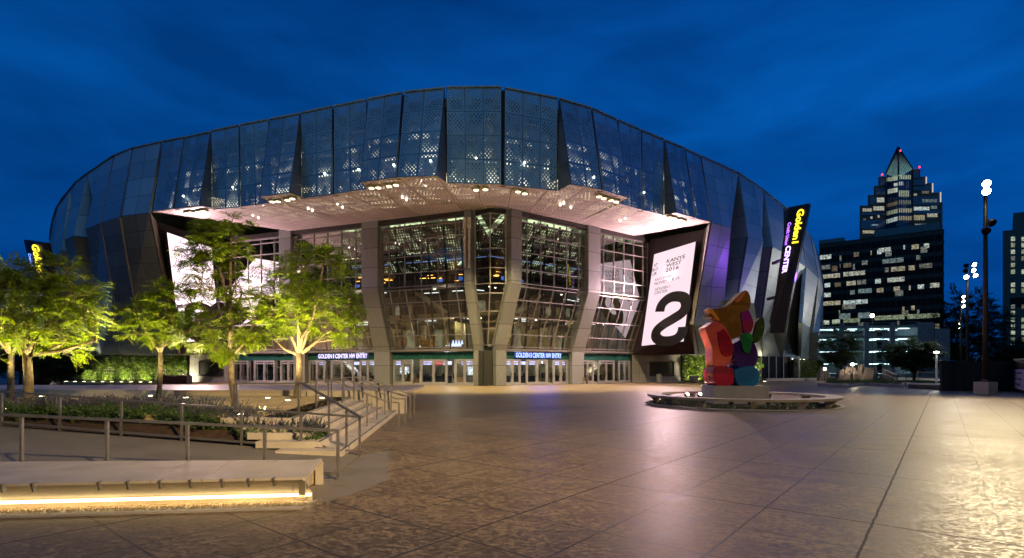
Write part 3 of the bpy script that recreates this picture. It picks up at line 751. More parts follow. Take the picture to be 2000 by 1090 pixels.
    # stair flight
    if ends or bi == 3:
        a = t0+L_*.45; mb = MB()
        for k in range(12):
            mb.hexa([f.flat(t,zz,d) for zz in (k*.3, k*.3+.3) for t, d in ((a+sg*k*.33,-3.5),(a+sg*(k+1)*.33,-3.5),(a+sg*(k+1)*.33,-5.),(a+sg*k*.33,-5.))])
        so = mb.build('inner_stair', M_colin, AR); r = MB(); r.bar(f.flat(a,1.,-3.4), f.flat(a+sg*4,4.6,-3.4), .08, .5, f.N); r.build('stair_rail', M_frame, so)
    mb = MB(); a = t0+L_*.6
    mb.bar(f.flat(a,8.9,-6), f.flat(a+sg*6,12.6,-8), 1.2, .35); mb.build('inner_stair', M_slab, AR)
# gold figure-like lump inside behind the left centre bay, and the small crown-shaped blue sign
for (t, z, s_) in ((FL.at(748)+.0, 4.5, 1.), (sL1*.72, 4.5, 1.1), (sL1*.9, .1, 1.)):
    mb = MB(); c = FL.flat(t, z, -3.2)
    for k in range(9):
        a = random.uniform(0, 6.28); h = random.uniform(.2, 1.7)*s_
        mb.tube([c+V((0,0,.1)), c+V((math.cos(a)*.7, math.sin(a)*.4, h*.6)), c+V((math.cos(a)*1.1*s_, math.sin(a)*.5, h))], [.3*s_,.24*s_,.08], 8)
    mb.build('gold_artwork', M_goldst, AR, True)
mb = MB(); f = FL; t = sL1*.30; z = 4.75
mb.bar(f.flat(t+.8,z,-1.6), f.flat(t-.8,z,-1.6), .08, .3)
for k in range(5):
    x = t+.8-k*.4; mb.hexa([f.flat(x-.1+dx,zz,dd) for zz, w2 in ((z+.1,.16),(z+.6,.02)) for dx, dd in ((w2,-1.56),(-w2,-1.56),(-w2,-1.62),(w2,-1.62))])
mb.build('crown_neon', em('crown_neon', (.45,.5,1.), 3.), AR)
# ================================================================ GROUND
def ground():
    mb = MB(); S = 900
    # one sheet to the horizon, finer near the camera
    mb.face([V((-S,-60,0)), V((S,-60,0)), V((S,1600,0)), V((-S,1600,0))])
    o = mb.build('plaza', M_plaza); tag(o, kind='structure')
ground()
def crm(pts, n=6):     # smooth curve through points
    out = []
    for i in range(len(pts)-1):
        p0, p1, p2, p3 = pts[max(i-1,0)], pts[i], pts[i+1], pts[min(i+2,len(pts)-1)]
        for k in range(n):
            t = k/n; out.append(.5*((2*p1)+(p2-p0)*t+(2*p0-5*p1+4*p2-p3)*t*t+(3*p1-p0-3*p2+p3)*t**3))
    out.append(pts[-1]); return out

# ================================================================ VIDEO SCREENS
def mat_led():
    m, nt, b = newmat('led_display'); b.inputs['Base Color'].default_value = (.05,.05,.05,1)
    n = NOISE(nt, POS(nt), .25, 2)
    link(nt, MIX(nt, n, (1., .74, .84), (1., .80, .88)), b.inputs['Emission Color']); b.inputs['Emission Strength'].default_value = 1.; return m
M_led = mat_led()
M_ledL = M_led.copy(); M_ledL.name = 'led_display_bright'; 
M_led.node_tree.nodes['Principled BSDF'].inputs['Emission Strength'].default_value = 1.0
M_ledL.node_tree.nodes['Principled BSDF'].inputs['Emission Strength'].default_value = 1.7
M_ink = pm('display_black', (.004,.004,.005), .5, 0, .1, 1, 0)
def plane_hit(px, py, a, b, c, off=.55):
    n = (b-a).cross(c-a).normalized(); cam_ = V((0,0,CH)); r = P(px, py, 10)-cam_
    if n.dot(r) > 0: n = -n
    return cam_+r*((a+n*off-cam_).dot(n)/r.dot(n))
def stroke(q, path, w, asp, d, mb):
    """thick rounded stroke laid on a quad: path in 0..1 x 0..asp units of glyph box given by map"""
    pts = crm([V((x, y, 0)) for x, y in path], 8)
    for i in range(len(pts)-1):
        a, b = pts[i], pts[i+1]
        ta = (pts[min(i+1,len(pts)-1)]-pts[max(i-1,0)]).normalized(); tb = (pts[min(i+2,len(pts)-1)]-pts[i]).normalized()
        na, nb = V((-ta.y,ta.x,0))*w/2, V((-tb.y,tb.x,0))*w/2
        mb.face([q(a-na, d), q(b-nb, d), q(b+nb, d), q(a+na, d)])
GL = [(.15,.93),(.19,1.12),(.35,1.25),(.55,1.27),(.78,1.18),(.86,.98),(.78,.80),(.55,.67),(.32,.56),(.15,.42),(.14,.25),(.28,.12),(.5,.08),(.72,.12),(.84,.26),(.86,.42)]
def screen(label, corners, a, b, c, lines, mat, glyph, glow, off):
    bl, br, tr, tl = [plane_hit(x, y, a, b, c, off) for x, y in corners]
    q = Quad(bl, br, tr, tl)
    if q.n.y > 0: q.n = -q.n
    t = thing('video_screen', label, 'video screen', (bl+br)/2)
    mb = MB(); r = [p-q.n*.5 for p in (bl, br, tr, tl)]; f = [bl, br, tr, tl]
    for i in range(4): j = (i+1) % 4; mb.face([r[i], r[j], f[j], f[i]])
    mb.face(list(reversed(r))); mb.build('casing', M_ink, t)
    mb = MB(); mb.face([p+q.n*.01 for p in f]); mb.build('display_panel', mat, t)
    mb = MB()
    for body, u0, v0, u1, v1, off in lines: text_on(mb, q, body, u0, v0, u1, v1, .03, off)
    mb.build('lettering', M_ink, t)
    g = MB(); gu, gv, gw, gh = glyph
    stroke(lambda p, d: q.pt(gu+p.x*gw, gv+p.y/1.35*gh, d), GL, .27, 1, .035, g)
    g.build('large_symbol', M_ink, t)
    lamp('SPOT', 'display_light', q.pt(.5,.62,.15), glow, (1., .64, .66), t, aim=q.pt(.5,.6,0)+q.n*10+V((0,0,4)), size=.0, spot_size=math.radians(175), spot_blend=.3)
    lamp('SPOT', 'display_light', q.pt(.35,.3,.15), glow*.22, (1., .62, .70), t, aim=q.pt(.5,.3,0)+q.n*10-V((0,0,2)), size=.0, spot_size=math.radians(175), spot_blend=.3)
    return t, q
LR = [('NT', .04, .862, .135, .895, .01), ('BLO', .01, .815, .15, .85, .01), ('UR', .03, .768, .14, .803, .01),
      ('KANYE', .36, .865, .80, .903, .01), ('WEST', .36, .82, .73, .855, .01), ('2016', .36, .772, .68, .81, .01),
      ('SATURDAY,', .12, .700, .56, .728, .0), ('NOVEMBER 19', .12, .660, .72, .69, .0),
      ('GOLDEN 1', .15, .595, .52, .625, .0), ('CENTER', .15, .555, .47, .585, .0)]
screen('glowing white video screen with black event text on the dark angled wall at right', ((1253,675.5),(1335,667),(1359,472),(1278,497)), W2r, W1r, I1r.lerp(I2r,.6), LR, M_led, (.22, -.01, .86, .53), 9500, .95)
LLn = [('SAINT', .1, .86, .42, .895, .01), ('PABLO', .1, .815, .45, .85, .01), ('TOUR', .1, .768, .38, .803, .01),
      ('KANYE', .56, .865, .95, .903, .01), ('WEST', .56, .82, .9, .855, .01), ('2016', .56, .772, .84, .81, .01),
      ('SATURDAY,', .12, .700, .56, .728, .0), ('NOVEMBER 19', .12, .660, .72, .69, .0),
      ('GOLDEN 1', .15, .595, .52, .625, .0), ('CENTER', .15, .555, .47, .585, .0)]
screen('glaring white video screen half hidden behind the tall thin tree', ((352,668),(428,664),(413,484),(326,454)), W2l, W1l, I1l.lerp(I2l,.6), LLn, M_ledL, (.15, .02, .8, .38), 9000, 1.7)

# ================================================================ BLADE SIGNS
M_yel = em('yellow_neon', (1., .78, .03), 2.4); M_pur = em('purple_neon', (.38,.13,1.), 3.2); M_whp = em('white_violet_neon', (.62,.42,1.), 3.4); M_blu = em('blue_neon', (.2,.35,1.), 2.6)
M_signb = pm('sign_black', (.012,.008,.012), .4, 0, .1, 1, .02)
def blade(label, cs, deps, thick, layout, mats):
    bl, br, tr, tl = [P(x, y, d) for (x, y), d in zip(cs, deps)]
    q = Quad(bl, br, tr, tl)
    if q.n.y > 0: q.n = -q.n
    t = thing('blade_sign', label, 'sign', (bl+br)/2)
    f = [bl, br, tr, tl]; r = [p-q.n*thick for p in f]; mb = MB()
    mb.face(f); mb.face(list(reversed(r)))
    for i in range(4): j = (i+1) % 4; mb.face([r[i], r[j], f[j], f[i]])
    mb.build('sign_box', M_signb, t)
    for body, u0, v0, u1, v1, off, m_ in layout:
        mb = MB(); text_on(mb, q, body, u0, v0, u1, v1, .12, off, True); mb.build('lettering', m_, t)
    for v in (.3, .6):
        mb = MB(); mb.bar(q.pt(.1, v, -thick), q.pt(.1, v, -thick)+V((0 if bl.x > 0 else 1,2.5,0)), .3, .3); mb.build('bracket', M_dsteel, t)
    return t, q
b1, q1 = blade('tall black blade sign with yellow and violet neon lettering on the right flank', ((1503,650.5),(1531,650.5),(1581,397),(1539,405)), (60.3,59.3,57.2,59), .7,
      [('Golden1', .50, .705, .84, .965, .035, M_yel), ('Credit Union', .13, .70, .30, .875, .02, M_pur), ('CENTER', .22, .475, .50, .69, .03, M_whp)], None)
lamp('POINT', 'neon_glow', q1.pt(-.12, .58, -.9), 520, (.4,.1,1.), b1, size=.5)
lamp('POINT', 'neon_glow', q1.pt(1.25, .45, -1.4), 260, (.3,.1,1.), b1, size=.5)
b2, q2 = blade('black blade sign with a yellow letter showing above the left foreground trees', ((86,640),(116,642),(84.5,474),(46,468)), (61,60,58,60), .7,
      [('Golden1', .42, .60, .80, .965, .035, M_yel), ('Credit Union', .13, .62, .28, .85, .02, M_blu), ('CENTER', .22, .25, .50, .58, .03, M_blu)], None)

# ================================================================ ENTRY LETTERING
M_entry = em('entry_letters', (.35,.50,1.), 2.2); M_entry2 = em('entry_letters_pale', (.70,.62,1.), 1.9)
M_halo = em('entry_halo', (.01,.02,1.), .35)
for f, ta, tb, m_, lb, hal in ((FR, FR.at(1007), FR.at(1097), M_entry, 'illuminated blue entry lettering right of the forked central pier', 1), (FL, FL.at(622), FL.at(719), M_entry2, 'illuminated pale violet entry lettering over the doors behind the stair rails', 0)):
    a, b = (ta, tb)
    q = Quad(f.flat(a,3.2,-.05), f.flat(b,3.2,-.05), f.flat(b,3.86,-.05), f.flat(a,3.86,-.05))
    if q.n.y > 0: q.n = -q.n
    t = thing('entry_sign', lb, 'sign', f.flat(a,3.2,0))
    mb = MB()
    u = 0.0
    for wd, wl in (('GOLDEN', .285), ('1', .02), ('CENTER', .265), ('NW', .115), ('ENTRY', .215)):
        text_on(mb, q, wd, u, .06, u+wl, .94, .10, .03 if wd != '1' else 0.); u += wl+.0225
    mb.build('lettering', m_, t)
    mb = MB(); c = [q.pt(-.01,.0,-.06), q.pt(1.01,.0,-.06), q.pt(1.01,1.,-.06), q.pt(-.01,1.,-.06)]
    mb.face(c); mb.build('backing_strip', M_halo if hal else pm('sign_backing', (.02,.05,.12), .4), t)
    lamp('AREA', 'sign_glow', q.pt(.5,.5,1.0), 190 if hal else 70, (.10,.12,1.), t, aim=q.pt(.5,-3,9), size=4.)

# ================================================================ LIVING WALLS
M_leafw = mat_leaf('wall_leaf', (.055,.105,.008), (.17,.25,.02), .2)
M_pocket = pm('planting_felt', (.02,.02,.016), .9)
def leafquad(mb, p, s, ax=None):
    a = V((random.gauss(0,1), random.gauss(0,1), random.gauss(0,.7))).normalized(); b = a.orthogonal().normalized()
    b = Matrix.Rotation(random.uniform(0,6.28), 3, a) @ b
    l, w_ = s, s*random.uniform(.35,.6)
    c = a.cross(b)*.0
    mb.face([p-a*l/2, p+b*w_/2-a*l*.05, p+a*l/2, p-b*w_/2-a*l*.05])
def living_wall(label, p0, p1, z0, z1, n, dens=.5, side='front'):
    u = (p1-p0); W = u.length; u.normalize(); nn = u.cross(V((0,0,1))).normalized()
    if nn.y > 0: nn = -nn
    t = thing('living_wall', label, 'green wall', (p0+p1)/2)
    mb = MB(); mb.hexa([p0+u*a+nn*d+V((0,0,zz)) for zz in (z0,z1) for a, d in ((0,0),(W,0),(W,-.5),(0,-.5))]); mb.build('planter_panel', M_pocket, t)
    mb = MB()
    for k in range(8):
        zz = z0+(z1-z0)*(k+.5)/8; mb.bar(p0+nn*.06+V((0,0,zz)), p1+nn*.06+V((0,0,zz)), .08, .05)
    mb.build('planting_rail', pm('planting_rail', (.3,.28,.24), .5), t)
    rnd = random.Random(hash(label) % 1000 if False else len(label)); mb = MB()
    cl_ = [(rnd.uniform(0,W), rnd.uniform(z0,z1), rnd.uniform(.3,.9)) for _ in range(int(W*(z1-z0)*1.6*dens))]
    for i in range(n):
        if rnd.random() < .85: c = rnd.choice(cl_); a = c[0]+rnd.gauss(0,c[2]*.45); zz = c[1]+rnd.gauss(0,c[2]*.35)
        else: a = rnd.uniform(0,W); zz = rnd.uniform(z0,z1)
        if not (-.15 < a < W+.15 and z0 < zz < z1+.2): continue
        leafquad(mb, p0+u*a+nn*(.08+abs(rnd.gauss(0,.22)))+V((0,0,zz)), rnd.uniform(.16,.34))
    mb.build('foliage', M_leafw, t); return nn
gl0, gl1 = V((-46.4,76.0,0)), V((-66,80.5,0))
nn = living_wall('long living green wall lit from below under the dark left flank of the arena', gl0, gl1, .25, 3.7, 15000, 1.)
gr0, gr1 = V((24.6,76.8,0)), V((37.5,80.5,0))
living_wall('living green wall behind the colourful sculpture', gr0, gr1, .25, 3.7, 9000, .8)
living_wall('small darker living wall at the far right end of the arena', V((46.5,88,0)), V((53.5,92,0)), .3, 3.3, 3500, .6)
# recessed dark glass lobby between the two right hand living walls
mb = MB(); g0, g1 = V((37.8,83.5,0)), V((46.5,89,0)); mb.face([g0, g1, g1+V((0,0,HB)), g0+V((0,0,HB))])
mb.face([V((53.5,93,0)), V((60,108,0)), V((60,108,HB)), V((53.5,93,HB))]); mb.build('lobby_glass', M_void, AR)
mb = MB()
for k in range(6):
    p = g0.lerp(g1, k/5); mb.bar(p+V((0,-.1,0)), p+V((0,-.1,HB)), .12, .12)
mb.build('lobby_frame', M_doorframe, AR)
mb = MB(); p = V((46.3,86,0)); mb.tube([p, p+V((0,0,HB))], .22, 12); mb.build('lobby_column', M_conc, AR, True)
mb = MB(); mb.hexa([V((x,y,z)) for z in (0, .42) for x, y in ((39,81.5),(50.5,87.2),(50.3,87.8),(38.8,82.1))]); tag(mb.build('low_wall', M_conc, at=(44,84,0)), 'long low concrete wall in front of the dark glazed lobby', 'low wall')
for k in range(9):
    st = cr[1+min(4, k//2)][3]; p = st[0].lerp(st[1], .3+.45*(k % 2))+inward(st[0])*.6-V((0,0,.08)); mb = MB(); mb.lathe(p, [(.12,0),(.12,.06)], 8); mb.build('canopy_lamp', M_bulb, AR)
for px in (1500, 1560): 
    c = Zp(px, 699, 3.7); lamp('POINT', 'canopy_light', c+V((.6,1.2,-.4)), 130, (1.,.82,.5), AR, size=.2)
# in-ground lights along the living walls
M_ground_l = em('ground_light_lens', (1., .86, .55), 14)
ordn = ['first','second','third','fourth','fifth','sixth','seventh','eighth','ninth','tenth','eleventh','twelfth','thirteenth','fourteenth']
def inground(p, label, group, r=.16):
    mb = MB(); mb.lathe(p, [(r*1.25,0.004),(r*1.25,.03),(r,.035)], 12, 1); mb.lathe(p, [(r,.036),(r*.9,.05)], 12, 0)
    return tag(mb.build('ground_light', [M_ground_l, M_dsteel], at=tuple(p)), label, 'ground light', group)
for k in range(12):
    p = gl0.lerp(gl1, (k+.5)/12)+nn*2.0
    inground(p, '%s bright in-ground light from the right along the left living wall' % ordn[k], 'in-ground lights along the left living wall', .2)
    if k % 2 == 0: lamp('SPOT', 'wall_wash', p+V((.8,0,.1)), 1500, (1., .92, .55), None, aim=p-nn*2.0+V((.8,0,1.2)), size=.15, spot_size=math.radians(110), spot_blend=.9)
u_ = (gr1-gr0).normalized(); nr = u_.cross(V((0,0,1))); nr = nr if nr.y < 0 else -nr
for k in range(8):
    p = gr0.lerp(gr1, (k+.5)/8)+nr*1.9
    inground(p, '%s bright in-ground light from the left along the living wall behind the sculpture' % ordn[k], 'in-ground lights along the right living wall', .2)
    if k % 2 == 0: lamp('SPOT', 'wall_wash', p+V((.8,0,.1)), 2000, (1., .92, .55), None, aim=p-nr*1.9+V((.8,0,1.6)), size=.15, spot_size=math.radians(110), spot_blend=.9)

# ================================================================ ROUND BENCH, PLINTH, SCULPTURE
RC = V((12.7, 29.8, 0)); RR = 4.95
def ring_pts(r, z, n=72): return [RC+V((r*math.cos(2*math.pi*i/n), r*math.sin(2*math.pi*i/n), z)) for i in range(n)]
def ringmesh(mb, r0, r1, z0, z1, lip=0.):
    a, b, c, d = ring_pts(r0,z0), ring_pts(r0-lip,z1), ring_pts(r1,z1), ring_pts(r1,z0); n = len(a)
    for i in range(n):
        j = (i+1) % n
        for x, y in ((a,b),(b,c),(c,d),(d,a)): mb.face([x[i], x[j], y[j], y[i]])
rb = thing('round_bench', 'wide ring shaped pale stone bench circling the sculpture plinth', 'bench', RC)
mb = MB(); ringmesh(mb, RR, RR-.75, .40, .52, -.06); mb.build('seat', M_step, rb)
for k in range(12):
    a = 2*math.pi*(k+.5)/12; ca, sa = math.cos(a), math.sin(a); mb = MB()
    mb.hexa([RC+V((r*ca-t*sa, r*sa+t*ca, z)) for z, r0, r1 in ((.02, RR-.62, RR-.42), (.40, RR-.7, RR-.08)) for r, t in ((r0,-.09),(r1,-.09),(r1,.09),(r0,.09))])
    mb.build('support', M_step, rb)
mb = MB(); ringmesh(mb, RR+.12, RR-.08, .0, .05); o = mb.build('planter_kerb', M_conc, rb)
mb = MB(); mb.face([p for p in ring_pts(RR-.08, .012)]); tag(mb.build('planting_soil', pm('dark_soil', (.045,.035,.022), .9, 0, .5, 4, .6, 25)), kind='structure')
M_grassd = mat_leaf('ground_cover_leaf', (.03,.06,.012), (.09,.11,.03), .2)
mb = MB()
for i in range(6500):
    r = math.sqrt(random.uniform(1.9**2, (RR-.3)**2)); a = random.uniform(0, 6.283); p = RC+V((r*math.cos(a), r*math.sin(a), .012))
    h = random.uniform(.03,.10); w_ = random.uniform(.01,.03); d = V((random.gauss(0,1),random.gauss(0,1),0)).normalized()
    mb.face([p-d*w_, p+d*w_, p+V((random.gauss(0,.03),random.gauss(0,.03),h))])
tag(mb.build('ground_cover', M_grassd), 'low ground cover plants inside the round bench', 'ground cover', kind='stuff')
PC = V((12.75, 30.6, 0))
mb = MB(); mb.box((PC.x, PC.y, .505), (3.0, 2.2, 1.01), -.05)
pl_o = tag(mb.build('plinth', M_conc, at=(PC.x, PC.y, 0)), 'plain pale grey concrete block carrying the sculpture', 'plinth')
# abstract sculpture of thick rounded polished slabs
def mat_mirror(name, c, c2=None, sc_=.8):
    m, nt, b = newmat(name); n = NOISE(nt, POS(nt), sc_, 2, .5, 1.2)
    link(nt, MIX(nt, RAMP(nt, n, [(.5,0.),(.515,1.)]), c, c2 or c), b.inputs['Base Color'])
    b.inputs['Metallic'].default_value = .35; b.inputs['Roughness'].default_value = .14; return m
def slab(name, mat, px, y0, y1, parent, bev=.03):
    """rounded slab from a smooth closed outline (px in photo pixels, at the sculpture's depth)"""
    yc = (y0+y1)/2; pts = [P(x, y, PC.y) for x, y in px]; pts = pts+pts[:3]
    sm = crm(pts, 5)[5:-10]
    mb = MB(); n = len(sm); c = sum(sm, V((0,0,0)))/n
    def ringz(y, k): return [V((c.x+(p.x-c.x)*k, PC.y+y, c.z+(p.z-c.z)*k)) for p in sm]
    rows = [ringz(y0, .965), ringz(y0+bev, 1.), ringz(y1-bev, 1.), ringz(y1, .965)]
    for a, b in zip(rows, rows[1:]):
        for i in range(n): j = (i+1) % n; mb.face([a[i], a[j], b[j], b[i]])
    mb.face(rows[0]); mb.face(list(reversed(rows[-1])))
    return mb.build(name, mat, parent)
sculp = thing('sculpture', 'tall abstract sculpture of glossy coral, gold, violet and blue slabs on the concrete block', 'sculpture', (PC.x, PC.y, 1.01))
slab('crimson_foot', mat_mirror('crimson', (.55,.012,.05), (.30,.008,.035)), [(1382,722),(1388,716),(1415,717),(1422,730),(1420,748),(1412,753),(1392,753.5),(1384,742)], -.85, .75, sculp)
slab('blue_foot', mat_mirror('azure', (.02,.20,.42), (.015,.15,.36)), [(1424,722),(1440,716),(1462,717),(1471,732),(1467,749),(1456,753.5),(1434,753),(1425,742)], -.85, .75, sculp)
slab('coral_column', mat_mirror('coral', (.80,.13,.07), (.72,.10,.09)), [(1372,640),(1388,629),(1405,636),(1420,660),(1424,690),(1416,712),(1398,719),(1386,712),(1384,680),(1376,658)], -.55, .6, sculp)
slab('violet_mass', mat_mirror('violet', (.06,.012,.17), (.045,.010,.13)), [(1426,672),(1444,660),(1462,668),(1471,690),(1468,712),(1452,719),(1432,717),(1424,698)], -.6, .65, sculp)
slab('gold_slab', mat_mirror('old_gold', (.28,.135,.025), (.22,.10,.018)), [(1379,618),(1388,606),(1402,603),(1420,596),(1436,580),(1450,569),(1459,576),(1461,598),(1450,622),(1444,650),(1428,662),(1410,650),(1396,626)], -.35, .5, sculp)
slab('red_patch', mat_mirror('scarlet', (.62,.008,.012), (.35,.01,.03)), [(1394,650),(1404,643),(1419,666),(1424,686),(1414,696),(1400,688)], -.68, -.5, sculp, .03)
slab('magenta_patch', mat_mirror('magenta', (.30,.02,.22), (.38,.03,.08)), [(1441,612),(1454,607),(1464,630),(1460,648),(1447,652)], -.5, .4, sculp, .04)
slab('green_piece', mat_mirror('emerald', (.03,.30,.03), (.015,.18,.05)), [(1436,656),(1446,651),(1458,658),(1456,676),(1450,691),(1440,684)], -.80, -.55, sculp, .04)
slab('olive_disc', mat_mirror('olive', (.10,.14,.02), (.05,.09,.02)), [(1461,650),(1467,628),(1477,622),(1480,640),(1475,662),(1465,671),(1459,668)], -.85, -.55, sculp, .04)
slab('amber_highlight', mat_mirror('amber', (.9,.32,.04)), [(1376,606),(1382,603),(1398,624),(1396,628),(1388,620)], -.5, .2, sculp, .03)  # lit left edge of the gold slab, put in as bright amber colour
slab('copper_rim', mat_mirror('copper', (.7,.2,.08)), [(1430,588),(1447,571),(1449,575),(1436,592)], -.45, .45, sculp, .02)
# spotlights around the plinth
M_bulb2 = em('spot_lens', (1., .9, .7), 40)
def spot_fix(p, label, lit, aim):
    t = thing('spotlight', label, 'spotlight', p)
    mb = MB(); mb.tube([p, p+V((0,0,.16))], .02, 6); mb.build('stake', M_dsteel, t)
    d = (aim-(p+V((0,0,.3)))).normalized(); c = p+V((0,0,.30)); mb = MB()
    mb.tube([c-d*.13, c-d*.1, c+d*.10], [.05,.095,.11], 12); mb.build('housing', M_dsteel, t, True)
    mb = MB(); 
    for k in range(12):
        a0, a1 = math.pi*k/12+math.pi, math.pi*(k+1)/12+math.pi
        mb.bar(c+V((.13*math.cos(a0),0,.15*math.sin(a0))), c+V((.13*math.cos(a1),0,.15*math.sin(a1))), .02, .02)
    mb.build('yoke', M_dsteel, t)
    mb = MB(); mb.tube([c+d*.105, c+d*.115], .1, 12); mb.build('lens', M_bulb2 if lit else M_void, t)
    if lit: lamp('SPOT', 'beam', c+d*.2, 1600, (1., .88, .66), t, aim=aim, size=.08, spot_size=math.radians(60), spot_blend=.5)
for x, y, lit, lb in ((1341,772,1,'leftmost lit spotlight inside the ring bench'), (1366.5,772,1,'lit spotlight just left of the sculpture plinth'), (1428,790,0,'unlit spotlight in front of the plinth at its middle'),
                  (1465,790,0,'unlit spotlight in front of the right side of the plinth'), (1500,791,0,'unlit spotlight beyond the right edge of the plinth'), (1529,791,0,'rightmost unlit spotlight inside the ring bench')):
    spot_fix(P(x, y, 33.2 if lit else 26.9).xy.to_3d() if False else V(((x-CX)*(33.2 if lit else 26.6)/F, 33.2 if lit else 26.6, .01)), lb, lit, V((PC.x, PC.y-.3, 3.6)))
# ================================================================ GRAVEL COURT, STEPS, RAMP
ZC = .75
M_gravel = pm('decomposed_granite', (.56,.42,.19), .9, 0, .3, 1.2, 0)
mb = MB(); g = [V((-5.6,13.4,ZC)), V((-6.95,22.9,ZC)), V((-8.6,23.9,ZC)), V((-48,27,ZC)), V((-48,14.2,ZC)), V((-13.2,14.9,ZC)), V((-8,14.0,ZC))]
mb.prism([(p.x, p.y) for p in g], .55, ZC); tag(mb.build('gravel_court', M_gravel), kind='structure')
rnd = random.Random(5); mb = MB()
for i in range(5200):
    x = rnd.uniform(-26,-6.2); y = rnd.uniform(14.2, 22.5)
    s_ = rnd.uniform(.008,.022); c = V((x,y,ZC+.002)); a = rnd.uniform(0,3)
    u1 = V((math.cos(a),math.sin(a),0))*s_; u2 = V((-math.sin(a),math.cos(a),0))*s_*.7
    mb.face([c-u1, c-u2, c+V((0,0,s_))]); mb.face([c-u2, c+u1, c+V((0,0,s_))]); mb.face([c+u1, c+u2, c+V((0,0,s_))])
tag(mb.build('gravel', pm('gravel_grain', (.42,.31,.17), .85, 0, .5, 30), None), 'loose pale gravel scattered over the tree court', 'gravel', kind='stuff')
near = [(-3.79,11.9),(-4.42,12.3),(-4.81,12.7),(-5.10,13.0),(-5.43,13.27)]
far = [(-5.07,23.5),(-5.67,23.35),(-6.05,23.2),(-6.40,23.1),(-6.75,22.8)]
ST = thing('stone_steps', 'flight of five pale stone steps rising from the plaza to the gravel court', 'steps', (-4.5, 17, 0))
for k in range(5):
    z1 = .15*(k+1); (nx, ny), (fx, fy) = near[k], far[k]; wd = 1.5 if k < 4 else .9
    mb = MB(); N = 9
    for i in range(N):
        a, b = i/N+.0012, (i+1)/N-.0012; p, q = V((nx+(fx-nx)*a, ny+(fy-ny)*a, 0)), V((nx+(fx-nx)*b, ny+(fy-ny)*b, 0))
        r_, s_ = p+V((-wd,-.02,0)), q+V((-wd,-.02,0))
        mb.hexa([V((w_.x,w_.y,z)) for z in (z1-.152 if k else 0, z1) for w_ in (p, q, s_, r_)])
    so = mb.build('step', M_step, ST)
    mb = MB(); p, q = V((nx-.035,ny,z1+.002)), V((fx-.035,fy,z1+.002)); mb.bar(p, q, .04, .006); mb.build('nosing_strip', M_dsteel, so)
# returns of the steps into the planting bed (nested slabs seen end-on)
for k in range(1, 5):
    nx, ny = near[k]; z1 = .15*(k+1); mb = MB()
    mb.hexa([V((x,y,z)) for z in (z1-.155, z1-.001) for x, y in ((nx-.03,ny+.005),(nx-.03,ny+.6),(nx-1.3-.15*k,ny+.75),(nx-1.3-.15*k,ny+.12))])
    mb.build('step_return', M_step, ST)
# cheek wall at the far end and retaining seat walls behind the court
def wall(name, label, poly, z0, z1, mat=M_step, cat='wall', batter=0.):
    mb = MB(); c = sum((V((x,y,0)) for x,y in poly), V((0,0,0)))/len(poly)
    top = [(x, y) for x, y in poly]; bot = [(x, y) for x, y in poly]
    if batter: bot = [(x, y-batter if i < 2 else y) for i, (x, y) in enumerate(poly)]
    mb.hexa([V((x,y,z0)) for x, y in bot]+[V((x,y,z1)) for x, y in top])
    return tag(mb.build(name, mat, at=(c.x, c.y, z0)), label, cat)
mb = MB(); N = 6
a0, a1 = V((-4.75,23.6,0)), V((-9.2,23.9,0))
for i in range(N):
    p, q = a0.lerp(a1, i/N+.0015), a0.lerp(a1, (i+1)/N-.0015)
    mb.hexa([V((p.x,p.y-.25,0)), V((p.x,p.y+.5,0)), V((q.x,q.y+.5,0)), V((q.x,q.y-.25,0)), V((p.x,p.y,.99)), V((p.x,p.y+.5,.99)), V((q.x,q.y+.5,.99)), V((q.x,q.y,.99))][::1])
tag(mb.build('cheek_wall', M_step, at=(-7,23.8,0)), 'sloping pale stone cheek wall at the far end of the steps', 'wall')
M_slabtop = pm('terrace_paving', (.45,.37,.31), .42, 0, .15, 1.2, .15, 50)
mb = MB()
mb.hexa([V((x,y,z)) for z in (.9,1.0) for x, y in ((-9.25,23.95),(-9.25,31.5),(-24.5,32),(-19.5,24.6))])
mb.hexa([V((x,y,z)) for z in (.88,.985) for x, y in ((-4.75,24.12),(-5.2,31.5),(-9.24,31.5),(-9.24,24.42))])
mb.hexa([V((x,y,z)) for z in (.86,.97) for x, y in ((-19.52,24.62),(-24.52,32),(-60,36),(-60,27.2))])
tag(mb.build('terrace', M_slabtop), kind='structure')
wall('seat_wall', 'long pale stone seat wall behind the gravel court between the two stocky trunks', [(-19.0,24.55),(-9.3,24.0),(-9.3,24.5),(-19.,25.05)], ZC-.1, .9)
mb = MB()
for i in range(8):
    p, q = V((-24.0,24.3,0)).lerp(V((-15.1,23.4,0)), i/8+.001), V((-24.0,24.3,0)).lerp(V((-15.1,23.4,0)), (i+1)/8-.001)
    mb.hexa([V((p.x,p.y-.3,ZC)), V((q.x,q.y-.3,ZC)), V((q.x,q.y+.4,ZC)), V((p.x,p.y+.4,ZC)), V((p.x,p.y,1.03)), V((q.x,q.y,1.03)), V((q.x,q.y+.4,1.03)), V((p.x,p.y+.4,1.03))])
tag(mb.build('sloping_wall', M_step, at=(-19.5,24,ZC)), 'sloping panelled stone bank behind the small round tree', 'wall')
wall('low_wall', 'low dark stone wall behind the two leftmost lit trees', [(-60,27.3),(-24.6,24.9),(-24.6,25.3),(-60,27.7)], ZC-.1, .86, M_conc)
mb = MB(); c = V((-21.0, 33.2, 1.0)); mb.box(c+V((0,0,.26)), (1.7,.7,.5), .1); 
for s_ in (-.55,.55): mb.box(c+V((s_,-.02,.54)), (.45,.74,.06), .1)
tag(mb.build('planter_box', pm('dark_metal_box', (.03,.012,.012), .35, .3), at=tuple(c)), 'dark red rectangular metal box on the terrace', 'box')

